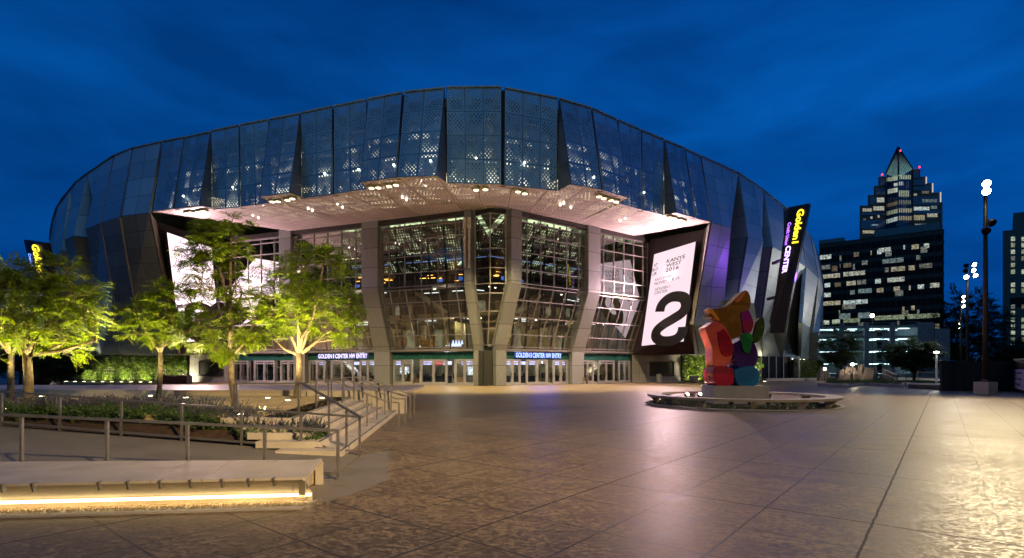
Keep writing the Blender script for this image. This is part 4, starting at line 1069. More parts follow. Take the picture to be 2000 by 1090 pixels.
# ramp and planting bed (ground sheets)
def sheet(name, pts, mat, **k):
    mb = MB(); mb.face([V(p) for p in pts]); return tag(mb.build(name, mat), kind='structure')
R2a, R2b = V((-3.40,12.16,.0)), V((-13.6,13.7,.52))       # far rail line
R1a, R1b = V((-3.10,9.54,.0)), V((-9.4,9.15,.34))
mb = MB(); mb.hexa([V((-3.3,9.35,-.02)), V((-3.5,12.3,-.02)), V((-14.2,14.0,-.02)), V((-14.2,8.95,-.02)), V((-3.3,9.35,.006)), V((-3.5,12.3,.006)), V((-14.2,14.0,.55)), V((-14.2,8.95,.60))])
tag(mb.build('ramp', M_ramp), kind='structure')
mb = MB()
ap = [(-3.3,9.36),(-3.38,8.2),(-3.25,7.75),(-2.75,7.95),(-2.4,8.6),(-2.2,9.6),(-2.45,10.6),(-2.6,11.6),(-3.0,13.0),(-3.42,12.3)]
mb.face([V((x+(random.gauss(0,.045) if x > -3.2 else 0), y+(random.gauss(0,.045) if x > -3.2 else 0), .004)) for i in range(len(ap)) for k in range(5) for x, y in [(ap[i][0]+(ap[(i+1)%len(ap)][0]-ap[i][0])*k/5, ap[i][1]+(ap[(i+1)%len(ap)][1]-ap[i][1])*k/5)]]); tag(mb.build('smooth_apron', M_ramp), kind='structure')
M_soil = pm('bark_mulch', (.05,.026,.014), .95, 0, .5, 6., .4, 40)
mb = MB(); bed = [V((-4.2,12.35,.10)), V((-5.3,13.3,.5)), V((-9,13.9,.62)), V((-16,15,.70)), V((-22,16,.72)), V((-22,15.2,.6)), V((-13.8,13.85,.5)), V((-8.5,13.0,.26))]
mb.face(bed[::-1]); mb.face([V((-22,15.3,.6)), V((-14.2,14.0,.54)), V((-14.2,8.9,.54)), V((-22,9,.54))]); tag(mb.build('planting_bed', M_soil), kind='structure')

# ---------------------------------------------------------------- railings
def rail(label, line, post_xy, posts, bottom=None, z0f=None, name='handrail'):
    t = thing(name, label, 'handrail', V((posts[0][0].x, posts[0][0].y, 0)))
    mb = MB()
    for a, b in zip(line, line[1:]): mb.bar(a, b, .055, .045)
    for p in line[1:-1]: mb.box(p, (.05,.05,.045))
    mb.build('top_rail', M_steel, t)
    for a, b in posts: m = MB(); m.bar(a, b-V((0,0,.02)), .048, .048, V((0,1,0))); m.build('post', M_steel, t)
    if bottom:
        m = MB()
        for a, b in zip(bottom, bottom[1:]): m.bar(a, b, .05, .045)
        m.build('bottom_rail', M_steel, t)
def on(a, b, px):   # point on the plan line a-b seen at pixel column px
    k = (px-CX)/F; d = b-a; t = (k*a.y-a.x)/(d.x-k*d.y); return a+d*t
up = lambda h: V((0,0,h))
e1 = R1a+(R1b-R1a)*1.6
rail('nearest ramp handrail, right behind the lit stone bench', [R1a+up(.88), e1+up(.9)], None, [(on(R1a,R1b,x), on(R1a,R1b,x)+up(.88)) for x in (660,517,366,209,42)], [R1a+up(.11), R1a+V((-.9,-.05,.14))])
e2 = R2a+(R2b-R2a)*1.4
rail('long ramp handrail with a bottom rail along the lavender bed', [R2a+up(.88), e2+up(.92)], None, [(on(R2a,R2b,x), on(R2a,R2b,x)+up(.89)) for x in (702.5,588,472,355,237,117,3)], [R2a+up(.09), e2+up(.14)])
# near stair rail
pA, pB, pC_, pD = V((-3.42,12.05,.0)), V((-4.0,12.5,.15)), V((-4.7,13.3,.45)), V((-5.75,14.35,ZC))
top = [V((-3.42,12.1,.88)), V((-5.62,14.25,1.60)), V((-5.82,14.36,1.585)), V((-7.40,14.2,1.585))]
rail('near stair handrail climbing from the ramp end to the gravel court', top, None, [(V((-3.9,12.55,.15)), V((-3.9,12.55,1.03))), (V((-4.53,13.18,.3)), V((-4.53,13.18,1.24))), (pD, V((-5.75,14.35,1.6))), (V((-7.40,14.2,ZC)), V((-7.40,14.2,1.6))), (V((-7.33,14.2,ZC)), V((-7.33,14.2,1.6)))])
for (X, Y, lb) in ((-3.62,17.05,'stair handrail nearest the camera of the four parallel ones'), (-3.83,19.1,'second of the four parallel stair handrails'), (-4.05,21.2,'third of the four parallel stair handrails'), (-4.27,23.3,'farthest stair handrail beside the cheek wall')):
    a = V((X,Y,0)); d = V((-1,-.085,0)).normalized()
    tp = [a+up(.90), a+d*.32+up(.90), a+d*2.15+up(1.63), a+d*2.6+up(1.63)]
    rail(lb, tp, None, [(a, a+up(.91)), (a+d*1.0+up(.15), a+d*1.0+up(1.17)), (a+d*2.2+up(.75), a+d*2.2+up(1.64)), (a+d*2.58+up(.75), a+d*2.58+up(1.64))])
# leaning dark posts on the cheek wall
mb = MB()
for x0, x1 in ((-6.62,-6.5), (-5.9,-5.72)): mb.bar(V((x0,23.4,1.35)), V((x1,23.2,.7)), .05, .05)
tag(mb.build('leaning_bracket', M_dsteel, at=(-6.2,23.3,.7)), 'pair of short slanting dark metal brackets on the cheek wall', 'bracket')

# ---------------------------------------------------------------- foreground bench
BN = thing('stone_bench', 'long pale stone bench with a glowing light strip under its front edge', 'bench', (-5,8,0))
bf0, bf1 = V((-3.02,7.70,0)), V((-9.2,7.0,0)); bb0, bb1 = V((-3.30,9.18,0)), V((-9.9,8.95,0))
N = 9
mb = MB()
for i in range(N):
    a, b = i/N+.0012, (i+1)/N-.0012
    f0, f1 = bf0.lerp(bf1, a), bf0.lerp(bf1, b); k0, k1 = bb0.lerp(bb1, a), bb0.lerp(bb1, b)
    m0, m1 = f0.lerp(k0,.62), f1.lerp(k1,.62)
    for p, q, r_, s_ in ((f0, f1, m1, m0), (m0+V((0,.008,0)), m1+V((0,.008,0)), k1, k0)):
        mb.hexa([V((w_.x,w_.y,.385)) for w_ in (p, q, r_, s_)]+[V((w_.x,w_.y,.42)) for w_ in (p, q, r_, s_)])
mb.build('seat', M_step, BN)
ins = lambda p, d: V((p.x, p.y+d, 0))
mb = MB()
mb.face([ins(bf0,.03)+up(.384), ins(bf1,.03)+up(.384), ins(bf1,.36)+up(.12), ins(bf0,.36)+up(.12)][::-1])
mb.face([ins(bf0,.36)+up(.12), ins(bf1,.36)+up(.12), ins(bf1,.36), ins(bf0,.36)][::-1])
mb.face([bb0+up(.384), bb1+up(.384), bb1, bb0])
mb.build('base', pm('cast_concrete_base', (.42,.34,.24), .6, 0, .3, 1.1, .2), BN)
mb = MB(); e0 = [V((-3.045,7.74,.42)), V((-3.31,9.15,.42)), V((-3.31,9.15,.0)), V((-3.17,8.05,.0))]
for a, b, w_ in ((e0[0], e0[1], .09), (e0[1], e0[2], .12), (e0[0], e0[3], .09)): mb.bar(a-up(.03) if a.z > .1 else a, b, .05, w_, V((1,0,0)))
mb.face([p+V((-.14,0,0)) for p in e0]); mb.build('end_frame', M_step, BN)
mb = MB(); mb.bar(ins(bf0,.30)+V((.0,0,.10)), ins(bf1,.30)+up(.10), .05, .035); mb.build('light_strip', em('bench_light', (1., .80, .42), 5), BN)
for k in range(7):
    a, b = k/7, (k+1)/7; p, q = ins(bf0,.24).lerp(ins(bf1,.24), (a+b)/2)+up(.10), None
    lo = lamp('AREA', 'strip_light', p, 2.2, (1., .68, .30), BN, size=.06, shape='RECTANGLE', size_y=.86)
    d = (bf1-bf0).normalized(); lo.rotation_euler = (math.radians(-32), 0, math.atan2(d.y, d.x)); lo.data.size = .86; lo.data.size_y = .05
for x in (434,534-48,535,380-8,313,250,194,65,5):
    p = on(bf0, bf1, x); mb = MB(); mb.hexa([p+V((dx,dy,z)) for z, s_ in ((.30,.2),(.427,1.)) for dx, dy in ((-.012,-.035*s_),(.012,-.035*s_),(.012,.05),(-.012,.05))]); mb.build('skate_stop', M_steel, BN)
mb = MB()
for i in range(1400):
    t = random.random(); p = bf0.lerp(bf1, t)+V((random.gauss(0,.02), .18+random.uniform(-.11,.1), .0)); s_ = random.uniform(.008,.02)
    mb.face([p+V((-s_,0,.004)), p+V((0,-s_,.004)), p+V((s_,0,.004)), p+V((0,0,.004+s_))]); mb.face([p+V((-s_,0,.004)), p+V((0,-s_,.004)), p+V((0,0,.004+s_*1.2))])
tag(mb.build('bench_gravel', pm('pale_pebble', (.5,.42,.3), .8)), 'strip of pale pebbles under the lit stone bench', 'gravel', kind='stuff')
mb = MB(); k0, k1 = bf0+V((.05,-.12,0)), bf1+V((0,-.14,0)); mb.bar(k0+up(.012), k1+up(.012), .10, .024); tag(mb.build('bench_kerb', M_conc), 'thin concrete kerb in front of the lit stone bench', 'kerb')

# ---------------------------------------------------------------- lavender bed
M_lav = mat_leaf('lavender_leaf', (.03,.07,.015), (.10,.18,.04), .25); M_flow = mat_leaf('lavender_flower', (.05,.03,.10), (.11,.07,.19), .2); M_blade = mat_leaf('grass_blade', (.04,.08,.015), (.11,.16,.04), .3)
def lavender(mb, c, h, r, rnd):
    for i in range(int(150*r/.35)):
        a = rnd.uniform(0,6.28); rr = r*math.sqrt(rnd.random()); hh = h*.62*rnd.random()*(1-.5*(rr/r)**2)
        p = c+V((rr*math.cos(a), rr*math.sin(a), hh)); leafquad(mb[0], p, rnd.uniform(.05,.11))
    for i in range(int(12*r/.35)):
        a = rnd.uniform(0,6.28); rr = r*rnd.uniform(.1,1.); tip = c+V((rr*1.25*math.cos(a), rr*1.25*math.sin(a), h*rnd.uniform(.7,1.05))); b = c+V((rr*.4*math.cos(a), rr*.4*math.sin(a), h*.3))
        d = (tip-b); s_ = d.cross(V((0,1,0))).normalized()*.004
        mb[0].face([b-s_, b+s_, tip+s_, tip-s_])
        for k in range(6):
            p = b.lerp(tip, .62+.07*k); leafquad(mb[1], p, .045)
rnd = random.Random(3); A_, B_ = MB(), MB()
for i in range(300):
    t = rnd.random()**1.35; x = -4.9-t*13.5
    ylo = 12.55+(-x-4.2)*.165; yhi = ylo+.25+min(1.6, (-x-4.2)*.5)
    y = rnd.uniform(ylo+.2, yhi+.3); z = .08+min(.62, (-x-4.2)*.12)
    if x < -13 and rnd.random() < .55: continue
    lavender((A_, B_), V((x, y, z)), rnd.uniform(.36,.62), rnd.uniform(.24,.40), rnd)
tag(A_.build('lavender_bed', M_lav), 'dense bed of lavender foliage between ramp and gravel court', 'planting', kind='stuff')
tag(B_.build('lavender_flowers', M_flow), 'purple flower spikes over the lavender bed', 'flowers', kind='stuff')
C_ = MB()
for i in range(26):
    x = rnd.uniform(-15,-7.2); y = 12.6+(-x-4.2)*.165+rnd.uniform(.1,.5); c = V((x,y,.2+min(.3,(-x-4.2)*.06)))
    for k in range(70):
        a = rnd.uniform(0,6.28); l = rnd.uniform(.2,.42); d = V((math.cos(a),math.sin(a),0)); s_ = V((-d.y,d.x,0))*.006
        p1 = c+d*l*.35+up(l*.85); p2 = c+d*l*.8+up(l*.7); C_.face([c-s_, c+s_, p1+s_, p1-s_]); C_.face([p1-s_, p1+s_, p2])
tag(C_.build('ornamental_grass', M_blade), 'arching tufts of ornamental grass along the ramp kerb', 'grass', kind='stuff')
t = thing('lavender_shrub', 'single lavender shrub at the near end of the stone steps', 'shrub', (-4.95,12.85,.15)); A_, B_ = MB(), MB()
lavender((A_, B_), V((-4.75,12.72,.16)), .5, .22, rnd); lavender((A_, B_), V((-4.75,12.72,.2)), .45, .18, rnd); A_.build('foliage', M_lav, t); B_.build('flower_spikes', M_flow, t)

# in-ground uplights in the gravel court
gsp = [(82,776,'in-ground light between the two leftmost trunks'),(16,801,'in-ground light at the left edge of the gravel court'),(130,801,'in-ground light right of the second trunk'),(294,775,'in-ground light left of the small tree trunk'),(363,778.6,'in-ground light right of the small tree trunk'),
       (523,779,'in-ground light midway between the tall and the broad tree'),(562,784,'in-ground light just left of the broad tree trunk'),(629,779,'in-ground light nearest the stair handrails'),(470,812,'in-ground light behind the lavender by the tall tree')]
for x, y, lb in gsp: inground(Zp(x, y, ZC), lb, None, .09)
# ================================================================ TREES
M_bark = pm('pale_bark', (.17,.13,.08), .85, 0, .5, 9, .6, 25)
M_leaf = mat_leaf('feathery_leaf', (.09,.17,.006), (.30,.38,.014), .5)
M_leafd = mat_leaf('dark_leaf', (.012,.028,.008), (.035,.065,.014), .25)
M_barkd = pm('dark_bark', (.06,.045,.03), .85)
def frond(mb, p, d, l, rnd, lw=.05):
    lw *= 1.25
    """a drooping feathery leaf: paired leaflets along a thin stalk"""
    side = d.cross(V((0,0,1))); side = side.normalized() if side.length > .01 else V((1,0,0))
    n = 7; pos = p
    for k in range(n):
        t = (k+1)/n; dd = (d+V((0,0,-.55*t*t))).normalized(); pos = pos+dd*l/n
        ll = lw*2.3*(1.15-abs(t-.45))
        for s_ in (-1,1):
            v_ = (side*s_+dd*.55+V((0,0,rnd.uniform(-.35,.1)))).normalized(); w_ = dd*lw*.42
            mb.face([pos-w_*.6, pos+v_*ll*.5-w_, pos+v_*ll, pos+v_*ll*.5+w_])
def tree(label, base, trunk_top, blobs, ntip, nfr, fl, tr, seed, lean=V((0,0,0)), lm=None, bm=None, droop=.15, lw=.05, uplight=None, fork=4, cat='tree'):
    rnd = random.Random(seed); t = thing('tree', label, cat, base)
    lm = lm or M_leaf; bm = bm or M_bark
    tb = V(base); tt = V(trunk_top); mid = (tb+tt)/2+V((rnd.uniform(-.05,.05),0,0))
    mb = MB(); mb.tube([tb-V((0,0,.05)), tb+V((0,0,.12)), mid, tt], [tr*1.5, tr*1.05, tr*.92, tr*.85], 10)
    lf = MB(); wsum = sum(b[1][0]*b[1][1]*b[1][2] for b in blobs); forks = []
    for k in range(fork):
        b = blobs[k % len(blobs)]; c = b[0]; q = c+V([rnd.gauss(0,.35)*b[1][i] for i in range(3)])-V((0,0,b[1][2]*.35))
        m = tt.lerp(q, .45)+V((rnd.gauss(0,.12),rnd.gauss(0,.12),-.1)); mb.tube([tt-V((0,0,.08)), m, q], [tr*.6, tr*.42, tr*.28], 7); forks += [(m, tr*.34), (q, tr*.25)]
    for i in range(ntip):
        r = rnd.uniform(0, wsum); 
        for b in blobs:
            r -= b[1][0]*b[1][1]*b[1][2]
            if r <= 0: break
        while True:
            v_ = V([rnd.uniform(-1,1) for _ in range(3)])
            if .15 < v_.length < 1: break
        v_ = v_.normalized()*(v_.length**.55)*rnd.uniform(.85,1.1)
        v_ *= 1.0 if rnd.random() < .8 else rnd.uniform(1.05,1.4)
        tip = b[0]+V((v_.x*b[1][0], v_.y*b[1][1], v_.z*b[1][2]))
        f = min(forks+[(tt, tr*.5)], key=lambda q: (q[0]-tip).length+max(0,(q[0].z-tip.z))*1.)
        m = f[0].lerp(tip, .5)+V((rnd.gauss(0,.08),rnd.gauss(0,.08),rnd.uniform(-.02,.12)))*min(1,(tip-f[0]).length)
        mb.tube([f[0], m, tip], [min(.03,f[1]*.5), .014, .005], 5, cap=False)
        if i % 5 == 0: forks.append((m, .03))
        out = (tip-b[0]); out.z *= .4; out = out.normalized() if out.length > .01 else V((1,0,0))
        for k in range(nfr):
            a = V((rnd.gauss(0,.75), rnd.gauss(0,.75), rnd.uniform(-.35,.45)))+out*.8
            st = m.lerp(tip, rnd.uniform(.45,1.)); frond(lf, st, a.normalized(), fl*rnd.uniform(.6,1.2), rnd, lw)
    mb.build('trunk', bm, t, True); lf.build('crown', lm, t)
    if uplight:
        for (dx, dy, e) in uplight:
            dx *= 2.3; dy *= 2.3
            p = V(base)+V((dx,dy,.08)); lamp('SPOT', 'uplight', p, e*5.5, (1., .82, .36), t, aim=V(trunk_top)+V((dx*.35,dy*.35,2.0)), size=.1, spot_size=math.radians(100), spot_blend=.7)
    return t
def B(px, py, Y, rx, ry, rz): return (P(px, py, Y), (rx, ry, rz))
b = Zp(460,797,ZC)
tree('tall thin lit tree with a spindly leader in front of the left video screen', b, P(449,693,b.y), [B(440,655,b.y,1.25,.9,.55), B(395,640,b.y,.8,.6,.40), B(500,640,b.y,.6,.6,.5), B(430,560,b.y,.85,.8,.8), B(428,480,b.y,.85,.7,.7), B(432,440,b.y,.6,.5,.45), B(375,500,b.y,.35,.4,.55)], 230, 6, .42, .105, 21, uplight=[(.8,-.9,420),(-1.0,.6,360)], fork=6)
b = Zp(580,777.6,ZC)
tree('broad bushy lit tree beside the stair handrails', b, P(585,690,b.y), [B(600,600,b.y,2.3,1.9,1.15), B(615,530,b.y,1.7,1.5,1.0), B(545,585,b.y,1.1,1.1,.9), B(668,625,b.y,.9,1.,.9), B(520,640,b.y,.8,.8,.5), B(640,515,b.y,1.0,.9,.6)], 390, 6, .50, .14, 22, uplight=[(-.9,-1.1,800),(.1,-1.2,700),(0,1.3,500)], fork=7)
b = Zp(310,777.6,ZC)
tree('small rounded lit tree in front of the left living wall', b, P(313,686,b.y), [B(300,630,b.y,1.45,1.2,.75), B(335,590,b.y,.85,.9,.75), B(262,610,b.y,.7,.7,.5), B(320,565,b.y,.5,.6,.4), B(350,650,b.y,.5,.6,.4)], 200, 6, .42, .095, 23, uplight=[(-.5,-1.0,420),(1.0,-.8,380)], fork=5)
b = Zp(57,797,ZC)
tree('large spreading lit tree at the left, thicker trunk of the pair', b, P(52,690,b.y), [B(60,610,b.y,2.0,1.6,1.1), B(120,600,b.y,1.1,1.1,.9), B(160,590,b.y,.65,.7,.6), B(85,550,b.y,1.4,1.2,.7), B(10,570,b.y,1.3,1.2,.9), B(120,670,b.y,.8,.7,.35), B(185,660,b.y,.35,.4,.3)], 370, 6, .44, .13, 24, uplight=[(-.8,-.3,560),(1.1,.4,560),(0,1.2,400)], fork=7)
b = Zp(21,777.6,ZC)
tree('lit tree at the far left edge with the slimmer trunk', b, P(22,690,b.y), [B(10,600,b.y,2.0,1.6,1.2), B(-60,590,b.y,1.6,1.5,1.2), B(40,550,b.y,1.2,1.2,.8)], 220, 6, .5, .12, 25, uplight=[(.9,-.9,600)], fork=5)
# dark unlit trees in the left background
for i, (px, yb, Y, zt, r, lb) in enumerate(((120,747,58,5.2,3.2,'small dark unlit tree with a slim trunk left of the living wall'), (40,744,66,6.5,4.,'dark dense unlit tree behind the two leftmost trunks'), (-30,744,60,7.5,5.,'dark unlit tree mass cut by the left edge of the picture'), (85,742,84,6.5,4.5,'farthest dark unlit tree behind the outdoor seats'))):
    X = (px-CX)*Y/F; tree(lb, V((X,Y,0)), V((X,Y,1.6)), [(V((X,Y,zt*.62)), (r,r*.8,zt*.36))], 130, 7, 1.0, .16, 40+i, lm=M_leafd, bm=M_barkd, lw=.15, fork=4)
# seats and things under them
mb = MB(); X = -59; mb.hexa([V((x,y,z)) for z in (2.05,2.6) for x, y in ((-60.5,65),(-56.5,65),(-56.5,67),(-60.5,67))]); 
for x in (-60.2,-56.8): mb.bar(V((x,65.2,0)), V((x,65.2,2.05)), .15,.15)
tag(mb.build('stone_canopy', pm('brown_stone', (.2,.12,.08), .8), at=(-58.5,66,0)), 'rough brown slab structure under the dark trees at far left', 'structure')
mb = MB(); mb.lathe((-53.4,60,0), [(.9,0),(1.25,.6),(1.1,1.5),(.6,2.2),(.3,2.5)], 14); tag(mb.build('covered_heater', M_black, at=(-53.4,60,0), smooth=True), 'dark shrouded conical object beside the brown slab structure', 'covered object')
# ================================================================ FAR BUILDINGS
M_dglass = pm('dark_office_glass', (.006,.006,.009), .4, .0, .5, .12, .0, spec=.12)
M_band = pm('dark_spandrel_band', (.016,.014,.018), .5, 0, .3, .2)
def mat_room(name, a, b_, s):
    m, nt, b = newmat(name); p = POS(nt); b.inputs['Base Color'].default_value = (.02,.02,.02,1)
    n = NOISE(nt, MAPP(nt, p, (1.,1.,2.2)), 1.6, 5, .8); oi = nd(nt, 'ShaderNodeObjectInfo').outputs['Random']
    link(nt, MIX(nt, oi, a, b_), b.inputs['Emission Color'])
    link(nt, MA(nt, 'MULTIPLY', RAMP(nt, n, [(.38,.03),(.5,.45),(.60,1.)]), MA(nt, 'MULTIPLY_ADD', oi, s*.7, s*.5)), b.inputs['Emission Strength']); return m
M_room = mat_room('lit_office', (1.,.85,.5), (.75,.95,.95), .85); M_room2 = mat_room('lit_office_dim', (1.,.75,.4), (.5,.75,.8), .35)
M_roomg = mat_room('lit_office_green', (.7,.85,.5), (.8,.9,.7), .8)
def frame_of(a, b):
    u = (b-a); W = u.length; u = u.normalized(); n = u.cross(V((0,0,1))).normalized()
    if n.y > 0: n = -n
    return u, n, W
def tower(name, label, a, b, z1, depth, mat, cat='building', z0=0):
    u, n, W = frame_of(a, b); t = thing(name, label, cat, (a+b)/2)
    ra = V((a.x, a.y, 0)).normalized(); mb = MB(); q = [a, b, b+ra*depth, a+ra*depth]; mb.hexa([V((p.x,p.y,z0)) for p in q]+[V((p.x,p.y,z1)) for p in q]); mb.build('wall', mat, t); return t, u, n, W
def win(t, a, u, n, x0, x1, z0, z1, mat, mull=None):
    mb = MB(); p = a+n*.12
    mb.hexa([p+u*x+n*d+V((0,0,z)) for z in (z0,z1) for x, d in ((x0,-.1),(x1,-.1),(x1,.03),(x0,.03))]); w_ = mb.build('window', mat, t)
    if mull:
        m = MB(); k = max(1, round((x1-x0)/mull))
        for i in range(k+1): x = x0+(x1-x0)*i/k; m.bar(p+u*x+n*.08+V((0,0,z0)), p+u*x+n*.08+V((0,0,z1)), .14, .1, u)
        m.build('window_frame', M_band, w_)
rnd = random.Random(9)
a, b = V((.5775*168, 168, 0)), V((.811*150, 150, 0))
t, u, n, W = tower('office_block', 'wide dark glass office block with scattered lit windows', a, b, 41.2, 40, M_dglass)
mb = MB()
for k in range(1, 14):
    z = 3.0*k+1.4; mb.hexa([a+u*x+n*d+V((0,0,zz)) for zz in (z-.55,z+.55) for x, d in ((-.1,-.1),(W+.1,-.1),(W+.1,.05),(-.1,.05))])
mb.build('spandrel_bands', M_band, t)
mb = MB()
for k in range(int(W/1.5)): mb.bar(a+u*(k*1.5)+n*.08+V((0,0,12)), a+u*(k*1.5)+n*.08+V((0,0,41)), .08, .12, u)
mb.build('mullions', pm('thin_mullion', (.04,.03,.04), .4, .4), t)
def ux(px):     # distance along the block's face seen at column px
    k = (px-CX)/F; return (k*a.y-a.x)/(u.x-k*u.y)
def uz(px, py): p = a+u*ux(px); return CH+(HY-py)*p.y/F
lit = [ # x0,x1 pixels, y centre, material
 (1601,1624,502,0),(1716,1740,488,0),(1764,1768,483,0),(1780,1795,482,0),(1804,1815,480,0),(1667,1678,497,1),(1700,1703,494,0),(1713,1722,492,0),
 (1602,1622,522,1),(1647,1663,518,1),(1683,1695,513,1),(1723,1765,509,1),(1789,1798,503,1),(1640,1642,519,1),
 (1605,1641,539,0),(1647,1690,534,0),(1740,1768,525,0),(1774,1787,523,0),(1795,1821,519,1),(1728,1736,527,1),
 (1610,1622,557,0),(1630,1643,556,1),(1653,1672,553,0),(1674,1692,551,1),(1709,1721,549,0),(1733,1767,546,0),
 (1609,1623,576,0),(1660,1670,571,1),(1676,1703,568,1),(1712,1726,567,0),(1745,1758,564,0),(1775,1779,562,0),(1792,1805,560,0),(1816,1835,557,0),
 (1606,1642,592,0),(1647,1695,590,0),(1762,1767,603,0),(1779,1787,601,0),(1638,1641,610,2),
 (1598,1620,630,2),(1625,1641,628,2),(1647,1680,626,2),(1708,1767,620,2),(1772,1836,617,2),(1826,1835,637,0),(1843,1846,639,2)]
for x0, x1, y, mi in lit:
    zc = uz((x0+x1)/2, y); win(t, a, u, n, ux(x0), ux(x1), zc-.68, zc+.62, (M_room, M_room2, M_roomg)[mi], 1.5)
for k in range(16):
    zc = 3*rnd.randint(5,13)-.1; x0 = rnd.uniform(2, W-4); win(t, a, u, n, x0, x0+rnd.choice((.5,1.5,3)), zc-.8, zc+.9, M_room2)
mb = MB(); mb.hexa([a+u*x-n*(8+d)+V((0,0,z)) for z in (41.2,45) for x, d in ((14,0),(30,0),(30,12),(14,12))]); mb.hexa([a+u*x-n*(8+d)+V((0,0,z)) for z in (41.2,44) for x, d in ((-1,0),(6,0),(6,9),(-1,9))])
mb.build('roof_plant_room', pm('blue_grey_render', (.10,.16,.2), .7), t)
# --- parking garage in front of it
a, b = V((.575*125, 125, 0)), V((.856*118, 118, 0))
t = thing('parking_garage', 'open parking garage with rows of white fluorescent tubes', 'garage', (a+b)/2); u, n, W = frame_of(a, b)
M_gar = pm('garage_concrete', (.16,.18,.22), .7); M_gin = pm('garage_inside', (.20,.25,.26), .8)
xs = [ux(q) for q in (1598,1645,1692,1743,1795,1824,1853)]
for zf in (0.2, 3.1, 6.0, 8.9, 11.3):
    mb = MB(); mb.hexa([a+u*x+n*d+V((0,0,z)) for z in (zf,zf+.5) for x, d in ((xs[0]-8,-22),(xs[4],-22),(xs[4],0),(xs[0]-8,0))]); mb.build('deck', M_gin, t)
    mb = MB(); mb.bar(a+u*(xs[0]-8)+V((0,0,zf+1.2)), a+u*xs[4]+V((0,0,zf+1.2)), .05, .06); mb.bar(a+u*(xs[0]-8)+V((0,0,zf+.85)), a+u*xs[4]+V((0,0,zf+.85)), .05, .06); mb.build('barrier_cable', M_frame, t)
for x in xs[1:5]:
    mb = MB(); mb.hexa([a+u*(x+dx)+n*d+V((0,0,z)) for z in (0,12.4) for dx, d in ((-.45,-.5),(.45,-.5),(.45,.3),(-.45,.3))]); mb.build('column', M_gar, t)
mb = MB(); mb.hexa([a+u*x+n*d+V((0,0,z)) for z in (0,12.3) for x, d in ((xs[4]+.4,-20),(xs[5],-20),(xs[5],.1),(xs[4]+.4,.1))]); mb.hexa([a+u*x+n*d+V((0,0,z)) for z in (0,10.8) for x, d in ((xs[5]+.01,-20),(xs[6],-20),(xs[6],.5),(xs[5]+.01,.5))]); mb.build('stair_core', M_gar, t)
mb = MB(); mb.face([a+u*x-n*21.9+V((0,0,z)) for x, z in ((xs[0]-8,0),(xs[4],0),(xs[4],12),(xs[0]-8,12))]); mb.build('rear_wall', M_gin, t)
M_tube = em('fluorescent_tube', (.72,1.,1.), 5.)
for zf in (3.1, 6.0, 8.9, 11.3):
    for i, x0 in enumerate((xs[0]+.5, xs[1]+1.2, xs[1]+9, xs[2]+1, xs[2]+9.5, xs[3]+2.2, xs[3]+6.3)):
        for d in ((2.2, 8.) if i % 2 else (3.,)):
            l = 1.7+.5*rnd.random(); mb = MB(); p = a+u*min(x0+d*.25, xs[4]-3)-n*d+V((0,0,zf-.14)); mb.bar(p, p+u*l, .12, .07); mb.build('fluorescent_tube', M_tube, t)
    for x0 in (xs[0], xs[2], xs[3]+2): lamp('POINT', 'garage_light', a+u*(x0+5)-n*7+V((0,0,zf-.5)), 600, (.6,.95,1.), t, size=.4)
# --- stepped tower with a glass spire
Y = 300.; kx = Y/F
def q3(px, py, dy=0): return V(((px-CX)*kx, Y+dy, CH+(HY-py)*kx))
t = thing('stepped_tower', 'stepped skyscraper with a lit pointed glass crown', 'skyscraper', V(((1762-CX)*kx, Y, 0)))
M_st = pm('tower_stone', (.07,.055,.05), .7); M_stg = pm('tower_blue_glass', (.04,.10,.22), .12, .0, .3, .05, 0)
stepL = [(1679,423,1730),(1694,401,1731),(1706,382,1731),(1716,364,1731),(1716,344.5,1732)]
cols = [(1679,1694,423),(1694,1706,381.5),(1706,1715.5,363),(1715.5,1731,345)]
mb = MB()
lf_ = [(1679,1695,401.5),(1695,1706.5,381),(1706.5,1715.5,363),(1715.5,1731.5,345)]
rt_ = [(1781,1797.5,330.5),(1797.5,1809,345),(1809,1822,357.5),(1822,1837,376),(1837,1841.5,395)]
for i, (x0, x1, y) in enumerate(lf_+rt_):
    p0, p1 = q3(x0, y), q3(x1, y); mb.hexa([V((x,yy,z)) for z in (0, p0.z) for x, yy in ((p0.x+.01,Y+i*.013),(p1.x-.01,Y+i*.013),(p1.x-.01+24,Y+34),(p0.x+.01+24,Y+34))])
mb.build('wall', M_st, t)
# faceted glass bay in the middle
gl_ = MB(); yf = Y-9; xl, xm, xr = q3(1731.5,0).x, P(1754,0,yf).x, q3(1781,0).x; zt_l, zt_m, zt_r = q3(0,340).z, P(0,290,Y+6).z, q3(0,330).z; zmid = P(0,349,yf).z
gl_.face([V((xl,Y,0)), V((xm,yf,0)), V((xm,yf,zmid)), V((xl,Y,zt_l))]); gl_.face([V((xm,yf,0)), V((xr,Y,0)), V((xr,Y,zt_r)), V((xm,yf,zmid))])
gl_.build('glass_bay', M_stg, t)
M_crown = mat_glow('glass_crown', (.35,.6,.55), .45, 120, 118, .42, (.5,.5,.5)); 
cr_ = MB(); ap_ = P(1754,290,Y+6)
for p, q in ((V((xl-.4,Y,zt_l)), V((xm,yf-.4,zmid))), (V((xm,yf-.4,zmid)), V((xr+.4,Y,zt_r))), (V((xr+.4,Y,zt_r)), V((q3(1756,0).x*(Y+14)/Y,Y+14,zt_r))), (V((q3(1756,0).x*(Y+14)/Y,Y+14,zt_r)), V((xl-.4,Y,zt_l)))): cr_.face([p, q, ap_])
mcr, ntc, bc = newmat('lit_spire_glass'); bc.inputs['Base Color'].default_value = (.02,.05,.08,1); bc.inputs['Roughness'].default_value = .15
